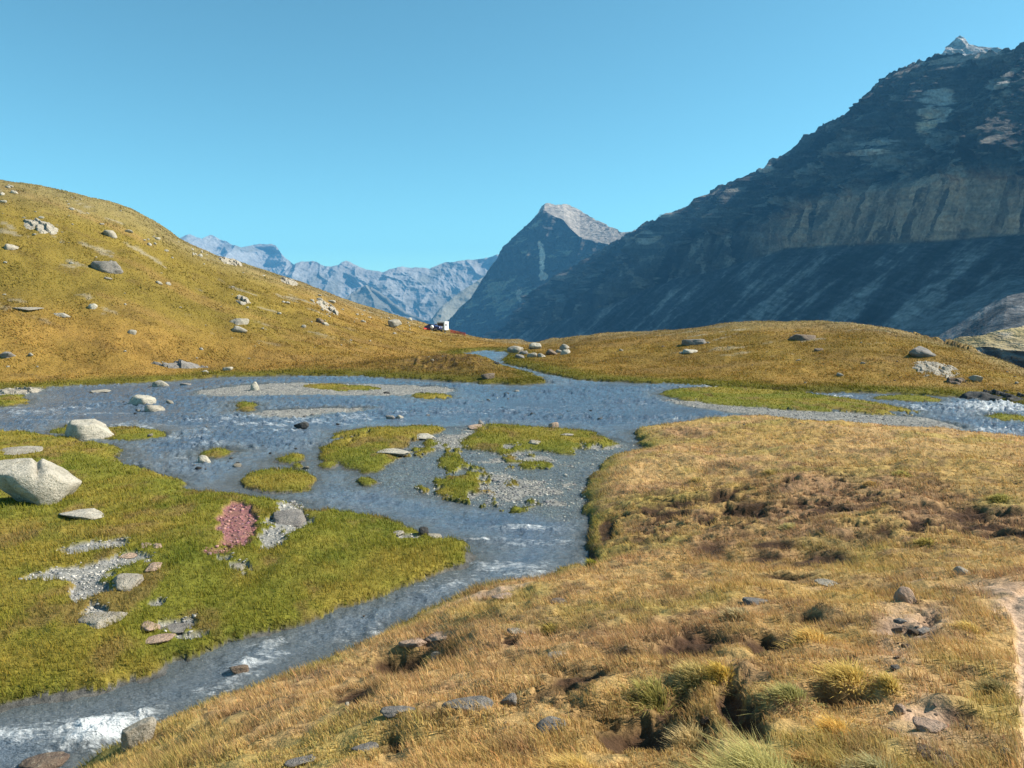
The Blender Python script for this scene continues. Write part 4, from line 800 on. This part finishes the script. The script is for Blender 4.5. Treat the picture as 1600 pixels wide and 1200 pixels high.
def uf_mound(g):
    u = g.uniform(850, 1590); a = ridge_v(u)+4; b = np.interp(u, [850, 1100, 1600], [570, 600, 625]); return u, a+(b-a)*g.random()
def uf_river(g):
    z = g.integers(4)
    if z == 0: return g.uniform(180, 560), g.uniform(625, 690)
    if z == 1: return g.uniform(280, 480), g.uniform(690, 735)
    if z == 2: return g.uniform(560, 1000), g.uniform(610, 660)
    return g.uniform(1150, 1560), g.uniform(625, 680)
def uf_clump(cs):
    def fn(g):
        c = cs[g.integers(len(cs))]; return c[0]+g.normal()*c[2], c[1]+g.normal()*c[3]
    return fn
scatter('small pale stone scattered on the grassy left hillside', 'stones scattered over the left hillside', 85, uf_hill, (4, 9), (0.4, 0.8), ['white', 'pale', 'white'], 21)
scatter('small pale stone of the crumbled patches near the top of the left hill', 'stones of the stony patches on the left hill', 60, uf_clump([(15, 312, 10, 8), (110, 320, 14, 8), (65, 350, 16, 9), (235, 375, 7, 6), (510, 482, 14, 8), (560, 500, 10, 6), (310, 398, 8, 6), (640, 500, 12, 5)]), (4, 9), (0.4, 0.8), ['white', 'white'], 22)
scatter('small stone scattered on the brown right hand mound', 'stones scattered over the right mound', 34, uf_mound, (3, 8), (0.4, 0.8), ['pale', 'brown'], 23)
scatter('small wet stone breaking the surface of the wide river', 'stones in the river shallows', 62, uf_river, (4, 12), (0.4, 0.7), ['grey', 'dark', 'pale'], 24)
scatter('small loose stone in the dry grass of the near bank', 'loose stones on the near bank', 22, lambda g: (g.uniform(560, 1580), g.uniform(930, 1190)), (4, 13), (0.5, 0.8), ['pink', 'pale', 'brown'], 25)
scatter('small broken stone in the bare scar beside the path', 'broken stones of the bare scar', 22, uf_clump([(1425, 980, 22, 10), (1400, 1020, 10, 12), (1455, 1120, 20, 20)]), (6, 18), (0.35, 0.6), ['pink', 'grey', 'brown'], 26)
label_scatter()
# gravel as one mass
def gravel(name, masks, n, size, cols, seed):
    g = np.random.default_rng(seed); v0, f0 = ico(1); Vs, Fs, Cs = [], [], []; 
    j = g.integers(0, NC-1, n*60); i = g.integers(300, NR-120, n*60); ok = masks[i, j] > 0.5; ok &= (np.abs(AZ[j]) < 0.66); i, j = i[ok][:n], j[ok][:n]
    x = X[i, j]+g.normal(size=len(i))*0.02*R2[i, j]*0.05; y = Y[i, j]+g.normal(size=len(i))*0.05*R2[i, j]*0.1; z = np.maximum(samp(Z, x, y), -0.075); r = R2[i, j]
    s = np.maximum(size*g.lognormal(0, 0.4, len(i)), r*0.0007); sc = np.stack([s, s*g.uniform(0.6, 1, len(i)), s*g.uniform(0.35, 0.7, len(i))], 1)
    th = g.uniform(0, 6.28, len(i)); jit = 1+g.normal(size=(len(i), len(v0)))*0.14
    P = v0[None]*jit[..., None]*sc[:, None, :]; c, q = np.cos(th)[:, None], np.sin(th)[:, None]
    P = np.stack([P[..., 0]*c-P[..., 1]*q+x[:, None], P[..., 0]*q+P[..., 1]*c+y[:, None], P[..., 2]+z[:, None]], -1)
    F_ = (f0[None]+(np.arange(len(i))*len(v0))[:, None, None]).reshape(-1, 3); cc = np.array(cols)[g.integers(0, len(cols), len(i))]*g.uniform(0.7, 1.25, (len(i), 1))
    C_ = np.repeat(cc[:, None], len(v0), 1).reshape(-1, 3); o = link(name, np_mesh(name, P.reshape(-1, 3), F_, False, {'col': C_}), M_gravel); return o
M_gravel = mat_attr('gravel', 8, 40, 0.8, 1.2, 0.3, 0.02)
gm = ((dG > -0.2) & (dLand < 0.02)).astype(float)
tag(gravel('gravel', gm, 16000, 0.035, [(0.30, 0.29, 0.26), (0.2, 0.2, 0.2), (0.40, 0.38, 0.33), (0.14, 0.14, 0.15)], 61), 'grey river gravel lying on the bars and shallows', 'gravel', kind='stuff')
tag(gravel('gravel', ((pink > 0.5) & (dM > 0)).astype(float), 2600, 0.045, [(0.30, 0.13, 0.13), (0.24, 0.11, 0.13), (0.36, 0.20, 0.17), (0.20, 0.12, 0.15)], 62), 'reddish pink gravel patch in the green meadow', 'gravel', kind='stuff')
tag(gravel('gravel', ((mgrav > 0.5) & (dM > 0)).astype(float), 4500, 0.03, [(0.33, 0.32, 0.29), (0.22, 0.22, 0.22), (0.42, 0.4, 0.36)], 63), 'grey gravel patches lying in the green meadow', 'gravel', kind='stuff')

# ------------------------------------------------------------------ grass
def blades(x, y, z, h, w, lean, col, g, seg=1):
    n = len(x); th = g.uniform(0, 2*np.pi, n); cx, cy = np.cos(th)*w/2, np.sin(th)*w/2
    lx = lean[0]*h+g.normal(size=n)*h*0.30; ly = lean[1]*h+g.normal(size=n)*h*0.30
    b0 = np.stack([x-cx, y-cy, z-0.01-0*h], 1); b1 = np.stack([x+cx, y+cy, z-0.01-0*h], 1); tp = np.stack([x+lx, y+ly, z+h*g.uniform(0.75, 1.0, n)], 1)
    if seg == 1:
        P = np.stack([b0, b1, tp], 1).reshape(-1, 3); Fx = np.arange(n*3).reshape(-1, 3); Cx = np.repeat(col, 3, 0)
    else:
        m = np.stack([x+lx*0.35, y+ly*0.35, z+h*0.58], 1); o_ = np.stack([cx*0.75, cy*0.75, 0*cx], 1)
        P = np.stack([b0, b1, m-o_, m+o_, tp], 1).reshape(-1, 3); k = (np.arange(n)*5)[:, None]
        Fx = np.vstack([k+[0, 1, 3], k+[0, 3, 2], k+[2, 3, 4]]); Cx = np.repeat(col, 5, 0)
    return P, Fx, Cx
LEAN = (-0.42, 0.12)
def field(name, n, r0, r1, pw, maskf, hf, wk, seed, seg=1, azl_=0.72, lean=LEAN, bright=1.15):
    g = np.random.default_rng(seed); t = g.random(n); 
    if pw == 0: r = r0*(r1/r0)**t
    else: r = (r0**pw+(r1**pw-r0**pw)*t)**(1/pw)
    a = g.uniform(-azl_, azl_, n); x = r*np.sin(a); y = r*np.cos(a)
    m = maskf(x, y, g); x, y, r = x[m], y[m], r[m]; z = samp(Z, x, y); c = samp(C, x, y)
    c = np.where(((samp(dLand, x, y) < 0.03) & (seed == 73))[:, None], np.array([0.13, 0.135, 0.022]), c); h = hf(x, y, r, g); w = np.maximum(0.0035, wk*r)*g.uniform(0.7, 1.4, len(r))
    c = c*bright*g.uniform(0.65, 1.4, (len(r), 1))*(1+g.normal(size=(len(r), 3))*np.array([0.07, 0.05, 0.08])); c = np.clip(c, 0.01, 0.8)
    P, Fx, Cx = blades(x, y, z, h, w, lean, c, g, seg)
    o = link(name, np_mesh(name, P, Fx, False, {'col': Cx}), M_grass); return o
dsoil = np.maximum.reduce([soil, bare, path_m])
def m_near(x, y, g): return (samp(dN, x, y) > 0.03) & (samp(dsoil, x, y) < 0.35+0.5*g.random(len(x))*0.5) & (fbm(x/0.35, y/0.35, 3, 501) > -0.45+0.3*g.random(len(x)))
def m_mead(x, y, g): fr_ = -0.32*np.clip(fbm(x/0.5, y/0.7, 3, 510)+0.1, 0, 1)*g.random(len(x))**0.5; return ((samp(dM, x, y) > fr_) | (samp(dI, x, y) > fr_)) & (np.maximum(samp(mgrav, x, y), samp(pink, x, y)) < 0.5) & (samp(Z, x, y) > -0.08)
def m_hill(x, y, g): return samp(dL, x, y) > 0.2
tag(field('dry_grass', 230000, 1.6, 9, 0, m_near, lambda x, y, r, g: (0.035+0.075*np.clip(fbm(x/0.5, y/0.5, 2, 502)+0.35, 0, 1))*g.uniform(0.6, 1.5, len(r)), 0.0011, 71, 2), 'dry golden grass covering the near bank', 'grass', kind='stuff')
tag(field('dry_grass', 330000, 9, 60, 0, m_near, lambda x, y, r, g: (0.06+0.10*np.clip(fbm(x/0.9, y/0.9, 2, 503)+0.35, 0, 1))*g.uniform(0.6, 1.4, len(r)), 0.0010, 72), 'dry golden grass on the farther part of the near bank', 'grass', kind='stuff')
tag(field('meadow_grass', 470000, 9, 90, 0, m_mead, lambda x, y, r, g: (0.07+0.09*np.clip(fbm(x/0.8, y/0.8, 2, 504)+0.4, 0, 1))*g.uniform(0.6, 1.4, len(r)), 0.0010, 73, 1, lean=(-0.2, 0.05), bright=1.2), 'short green grass of the wet meadow and river islands', 'grass', kind='stuff')
tag(field('hill_grass', 330000, 60, 190, 0, m_hill, lambda x, y, r, g: (0.08+0.20*np.clip(fbm(x/2.2, y/2.2, 3, 505)+0.2, 0, 1))*g.uniform(0.6, 1.3, len(r)), 0.0013, 74, 1, azl_=0.66), 'short golden grass on the hills beyond the river', 'grass', kind='stuff')
# separate tussocks that stand out: label, u, v base, width px, height px, base colour, tip colour, blades
TUSS = [
 ('huge pale green tussock at the bottom edge right of centre', 1190, 1225, 200, 100, (0.184, 0.190, 0.056), (0.432, 0.380, 0.160), 2600),
 ('green tussock over the large black hollow', 1020, 1098, 90, 42, (0.140, 0.170, 0.032), (0.389, 0.320, 0.112), 1300),
 ('pale upright tussock above the green one by the black hollow', 1085, 1060, 70, 44, (0.216, 0.200, 0.064), (0.486, 0.380, 0.160), 1200),
 ('bright yellow tussock beside the pale upright one', 1125, 1055, 50, 42, (0.367, 0.270, 0.048), (0.497, 0.360, 0.096), 900),
 ('dark green tussock with shade beneath, right of the yellow ones', 1235, 1086, 80, 36, (0.130, 0.150, 0.040), (0.356, 0.310, 0.128), 1300),
 ('large yellow tussock in the right foreground', 1325, 1058, 90, 42, (0.324, 0.250, 0.056), (0.518, 0.380, 0.128), 1500),
 ('orange yellow tussock near the bottom right', 1305, 1150, 70, 62, (0.410, 0.240, 0.048), (0.540, 0.360, 0.104), 1000),
 ('grey green tussock at the bottom edge, right', 1365, 1205, 90, 50, (0.162, 0.170, 0.080), (0.389, 0.340, 0.176), 1100),
 ('straw coloured tussock in front of the black hollow', 1075, 1165, 70, 60, (0.259, 0.200, 0.088), (0.518, 0.400, 0.200), 900),
 ('straw tussock at the bottom edge in the centre', 905, 1205, 110, 60, (0.346, 0.240, 0.064), (0.518, 0.380, 0.136), 1200),
 ('tall golden tussock in the right middle ground', 1268, 1000, 80, 42, (0.389, 0.260, 0.064), (0.540, 0.380, 0.136), 1200),
 ('soft golden tussock near the bare scar', 1515, 985, 46, 32, (0.346, 0.250, 0.064), (0.518, 0.390, 0.144), 700),
 ('dark green low tussock beside the path at the right edge', 1555, 1080, 56, 34, (0.119, 0.120, 0.048), (0.259, 0.210, 0.096), 900),
 ('small green tuft sticking up on the far part of the near bank', 1410, 742, 34, 14, (0.184, 0.180, 0.048), (0.389, 0.320, 0.112), 500),
 ('small green tuft near the right edge of the near bank', 1562, 780, 36, 14, (0.151, 0.170, 0.040), (0.346, 0.290, 0.096), 500),
 ('pale grey green tuft left of the middle of the near bank', 1233, 824, 34, 14, (0.259, 0.250, 0.104), (0.454, 0.380, 0.176), 500),
 ('olive tuft near the crest of the near bank', 1205, 739, 30, 10, (0.184, 0.160, 0.048), (0.389, 0.290, 0.104), 400),
 ('pale tuft high on the near bank left of the olive one', 1088, 751, 32, 12, (0.281, 0.230, 0.080), (0.454, 0.340, 0.136), 400),
 ('olive tuft on the near bank, lowest of the far tufts', 1445, 848, 40, 15, (0.184, 0.170, 0.040), (0.410, 0.320, 0.104), 500),
 ('brownish tuft beside the small green tuft, to its left', 1360, 756, 30, 11, (0.281, 0.180, 0.064), (0.454, 0.310, 0.120), 400),
 ('bright green tuft at the water edge where the near bank begins to curve', 925, 884, 26, 26, (0.140, 0.170, 0.024), (0.270, 0.240, 0.048), 500),
 ('green tuft on the near bank left of the hollows', 858, 988, 40, 20, (0.194, 0.180, 0.040), (0.410, 0.310, 0.096), 500),
 ('green tuft beside the small yellow stone under the pink ledge', 672, 1035, 30, 18, (0.194, 0.190, 0.048), (0.367, 0.310, 0.112), 400),
 ('silvery tussock beside the grey half buried stone', 1150, 962, 70, 28, (0.216, 0.180, 0.096), (0.432, 0.350, 0.192), 800),
 ('brown rusty tussock at the lower right of the dark green one', 1255, 1200, 90, 60, (0.238, 0.130, 0.048), (0.454, 0.300, 0.120), 1000),
 ('low yellow tussock in front of the bare scar', 1390, 1070, 46, 30, (0.302, 0.230, 0.056), (0.475, 0.360, 0.120), 600)]
for k, (lb, u, v, w, h, c0, c1, n) in enumerate(TUSS):
    g = np.random.default_rng(900+k); x, y, z, r = hit(u, min(v, 1230)); s = math.hypot(r, CH-z)/F; Wm = w*s*0.44; Hm = h*s*(0.48 if k else 0.75)
    n = int(n*(0.55 if 0 < k < 13 else 0.7)); q = g.normal(size=(n, 2))*np.array([Wm*0.46, Wm*0.42])*g.uniform(0.3, 1.35, (n, 1))*(0.85 if k > 12 else 1); xx, yy = q[:, 0], q[:, 1]; zz_ = samp(Z, x+xx, y+yy)-z; hh = Hm*g.uniform(0.35, 1.15, n)*np.exp(-1.3*(np.hypot(xx, yy)/Wm)**2)
    ww = np.maximum(0.0028, 0.0011*r)*g.uniform(0.7, 1.3, n); t = g.random((n, 1))*0.7; br_ = g.uniform(0.8, 1.45, (n, 1)); cc = (np.array(c0)*(1-t)+np.array(c1)*t)*br_*1.2; ct = np.array(c1)*br_*1.25
    P, Fx, Cx = blades(xx, yy, zz_, hh, ww, (-0.55, 0.10), cc, g, 2)
    Cx = Cx.reshape(n, 5, 3).copy(); Cx[:, 4] = ct; Cx[:, 2:4] = (Cx[:, 2:4]+ct[:, None])/2; Cx = Cx.reshape(-1, 3)
    fan = np.repeat(np.stack([xx, yy], 1), 5, 0).reshape(n, 5, 2)*0.35*np.array([0, 0, 0.35, 0.35, 1.0])[None, :, None]*1.6; P = P.reshape(n, 5, 3); P[:, :, :2] += fan; P = P.reshape(-1, 3)
    o = link('grass_tussock', np_mesh('grass_tussock', P, Fx, False, {'col': Cx}), M_grass); o.location = (x, y, z); tag(o, lb, 'grass tussock')

# ------------------------------------------------------------------ caravan, car and red barrier on the hill
def mat_plain(name, c, rough=0.5, metal=0.0, noise=0.08):
    m, t, o = mat_new(name); b = principled(t, rough, 0.5); b.inputs['Metallic'].default_value = metal; tc = t.nodes.new('ShaderNodeTexCoord'); n = nd(t, 'ShaderNodeTexNoise', Scale=3.0, Detail=5.0); t.links.new(tc.outputs['Object'], n.inputs['Vector'])
    r = nd(t, 'ShaderNodeValToRGB'); e = r.color_ramp.elements; e[0].position = 0.3; e[0].color = (*[q*(1-noise) for q in c], 1); e[1].position = 0.7; e[1].color = (*[min(1, q*(1+noise)) for q in c], 1)
    t.links.new(n.outputs[0], r.inputs[0]); t.links.new(r.outputs[0], b.inputs['Base Color']); t.links.new(b.outputs[0], o.inputs[0]); return m
M_white = mat_plain('white_panel', (0.78, 0.78, 0.76), 0.4); M_glass = mat_plain('dark_glass', (0.02, 0.022, 0.03), 0.08); M_tyre = mat_plain('tyre_rubber', (0.02, 0.02, 0.02), 0.8); M_metal = mat_plain('grey_metal', (0.35, 0.35, 0.36), 0.35, 0.8)
M_blue = mat_plain('dark_blue_paint', (0.035, 0.05, 0.16), 0.25); M_red = mat_plain('red_plastic', (0.55, 0.05, 0.04), 0.6); M_shade_grey = mat_plain('shade_grey', (0.45, 0.45, 0.44), 0.5)
def box_bm(bm, c, s, bev=0.0, rot=None):
    r = bmesh.ops.create_cube(bm, size=1.0); vs = r['verts']; bmesh.ops.scale(bm, vec=s, verts=vs)
    if bev: 
        es = list({e for v in vs for e in v.link_edges}); rr_ = bmesh.ops.bevel(bm, geom=es, offset=bev, segments=3, affect='EDGES', profile=0.5); vs = list({v for f in rr_['faces'] for v in f.verts} | {v for v in vs if v.is_valid})
    if rot: bmesh.ops.rotate(bm, verts=vs, cent=(0, 0, 0), matrix=rot)
    bmesh.ops.translate(bm, vec=c, verts=vs); return vs
def cyl_bm(bm, c, r, d, axis='Y', seg=20):
    q = bmesh.ops.create_cone(bm, cap_ends=True, segments=seg, radius1=r, radius2=r, depth=d); 
    R_ = Matrix.Rotation(math.pi/2, 3, 'X') if axis == 'Y' else Matrix.Rotation(math.pi/2, 3, 'Y') if axis == 'X' else Matrix.Identity(3)
    bmesh.ops.rotate(bm, verts=q['verts'], cent=(0, 0, 0), matrix=R_); bmesh.ops.translate(bm, vec=c, verts=q['verts'])
def bmo(name, fn, mat, parent):
    bm = bmesh.new(); fn(bm); me = bpy.data.meshes.new(name); bm.to_mesh(me); bm.free(); return link(name, me, mat, parent)
cx, cy, cz, cr = hit(692, 518.5)
sc_ = cr/F                    # metres per photo pixel there
def root(name, loc, rz, label, cat, s=1.0):
    o = bpy.data.objects.new(name, None); SC.collection.objects.link(o); o.location = loc; o.rotation_euler = (0, 0, rz); o.scale = (s, s, s); o.empty_display_size = 0.5; return tag(o, label, cat)
ck = (16.5*sc_)/2.65          # the caravan stands 2.65 m high
car = root('caravan', (cx, cy, cz), math.radians(-28), 'white box shaped caravan with a wide dark side window, parked on the hill', 'caravan', ck)
bmo('body', lambda bm: box_bm(bm, (0, 0, 1.45), (2.3, 1.9, 2.1), 0.12), M_white, car)
bmo('roof', lambda bm: box_bm(bm, (0, 0, 2.56), (2.42, 2.0, 0.10), 0.03), M_white, car)
w1 = bmo('window', lambda bm: box_bm(bm, (-0.05, -0.965, 1.85), (1.75, 0.06, 0.70), 0.02), M_glass, car)
bmo('frame', lambda bm: [box_bm(bm, (-0.05, -0.96, 1.47), (1.85, 0.05, 0.05)), box_bm(bm, (-0.05, -0.96, 2.23), (1.85, 0.05, 0.05)), box_bm(bm, (-0.95, -0.96, 1.85), (0.05, 0.05, 0.7)), box_bm(bm, (0.85, -0.96, 1.85), (0.05, 0.05, 0.7))], M_metal, w1)
bmo('shade_panel', lambda bm: box_bm(bm, (-0.05, -0.962, 0.95), (1.9, 0.04, 0.80), 0.01), M_shade_grey, car)  # grey sheet paints the shade on this side of the white body
bmo('door', lambda bm: box_bm(bm, (1.163, 0.45, 1.3), (0.03, 0.62, 1.65), 0.01), M_white, car)
bmo('window', lambda bm: box_bm(bm, (1.17, -0.35, 1.75), (0.05, 0.45, 0.6), 0.01), M_glass, car)
for sy in (-1, 1):
    w_ = bmo('wheel', lambda bm: cyl_bm(bm, (0.1, sy*0.86, 0.30), 0.30, 0.18), M_tyre, car); bmo('rim', lambda bm: cyl_bm(bm, (0.1, sy*0.93, 0.30), 0.17, 0.06), M_metal, w_)
bmo('drawbar', lambda bm: box_bm(bm, (-1.6, 0, 0.38), (1.0, 0.10, 0.10)), M_metal, car)
vx, vy, vz, vr = hit(676, 516.5)
veh = root('parked_car', (vx, vy+1.0, vz), math.radians(160), 'dark blue car parked beside the white caravan', 'car', ck)
def car_body(bm):
    prof = [(-2.0, 0.35), (-2.05, 0.75), (-1.85, 0.95), (-0.95, 1.05), (-0.35, 1.48), (0.75, 1.52), (1.55, 1.1), (1.95, 1.0), (2.02, 0.6), (1.95, 0.35)]
    vs = []
    for sy in (-0.85, 0.85):
        vs.append([bm.verts.new((x_, sy*(0.82 if z_ > 1.2 else 1), z_)) for x_, z_ in prof])
    n_ = len(prof); bm.faces.new(vs[0][::-1]); bm.faces.new(vs[1])
    for i in range(n_): bm.faces.new((vs[0][i], vs[0][(i+1) % n_], vs[1][(i+1) % n_], vs[1][i]))
    bmesh.ops.recalc_face_normals(bm, faces=bm.faces)
bmo('body', car_body, M_blue, veh)
for sy in (-1, 1): bmo('window', lambda bm: box_bm(bm, (0.25, sy*0.79, 1.24), (1.3, 0.06, 0.30), 0.02), M_glass, veh)
bmo('windscreen', lambda bm: box_bm(bm, (-0.70, 0, 1.27), (0.05, 1.25, 0.5), 0.01, None), M_glass, veh)
for sy in (-1, 1): bmo('headlight', lambda bm: box_bm(bm, (-2.03, sy*0.6, 0.75), (0.08, 0.35, 0.18), 0.02), M_white, veh)
for sx in (-1.25, 1.25):
    for sy in (-1, 1):
        w_ = bmo('wheel', lambda bm: cyl_bm(bm, (sx, sy*0.80, 0.32), 0.32, 0.2), M_tyre, veh); bmo('rim', lambda bm: cyl_bm(bm, (sx, sy*0.89, 0.32), 0.19, 0.05), M_metal, w_)
# small white gas dome / tank beside the car
tx, ty, tz, tr_ = hit(676, 517)
tk = root('water_tank', (tx, ty-1.2, tz), 0, 'small white round tank in front of the dark blue car', 'tank', ck)
def tank(bm):
    q = bmesh.ops.create_uvsphere(bm, u_segments=20, v_segments=12, radius=0.42); bmesh.ops.translate(bm, vec=(0, 0, 1.0), verts=q['verts'])
bmo('tank', tank, M_white, tk); bmo('stand', lambda bm: cyl_bm(bm, (0, 0, 0.32), 0.08, 0.66, 'Z', 12), M_metal, tk)
def barrier(label, pts, hk=4.2):
    P = [hit(u, v) for u, v in pts]; o = root('barrier_fence', P[0][:3], 0, label, 'fence'); L = [Vector(p[:3])-Vector(P[0][:3]) for p in P]
    H_ = hk*sc_*0.9
    for p in L: bmo('post', lambda bm: cyl_bm(bm, (p.x, p.y, p.z+H_/2), 0.05*ck, H_*1.1, 'Z', 8), M_red, o)
    def net(bm):
        for a, b in zip(L[:-1], L[1:]):
            d = (b-a); ln = math.hypot(d.x, d.y); ang = math.atan2(d.y, d.x)
            for k in range(7):
                zz0 = H_*(0.2+0.8*k/6); vs = box_bm(bm, (0, 0, 0), (ln, 0.03, 0.05)); 
                for q in vs: t_ = q.co.x/ln+0.5; yy_ = q.co.y; q.co = Vector((a.x+d.x*t_-math.sin(ang)*yy_, a.y+d.y*t_+math.cos(ang)*yy_, a.z+d.z*t_+zz0+q.co.z))
            for k in range(int(ln/0.35)):
                t_ = (k+0.5)/int(ln/0.35); box_bm(bm, (a.x+d.x*t_, a.y+d.y*t_, a.z+d.z*t_+H_*0.6), (0.05, 0.03, H_*0.85))
    bmo('netting', net, M_red, o)
barrier('red net barrier running down the slope right of the caravan', [(704, 520), (711, 521.5), (719, 523), (727, 525)], 5.2)
barrier('short red net barrier left of the dark blue car', [(662, 514.5), (667, 515.5), (672, 517)], 2.6)

# ------------------------------------------------------------------ air
def haze():
    bm = bmesh.new(); box_bm(bm, (0, 5600, 10), (16000, 13600, 1900)); me = bpy.data.meshes.new('haze'); bm.to_mesh(me); bm.free()
    m, t, o = mat_new('air'); v = nd(t, 'ShaderNodeVolumePrincipled'); v.inputs['Color'].default_value = HAZE_COLOR; v.inputs['Density'].default_value = HAZE_DENSITY
    t.links.new(v.outputs[0], o.inputs['Volume']); h = link('haze', me, m); tag(h, kind='stuff', label='thin blue mountain air fading the distance', cat='haze')
haze()
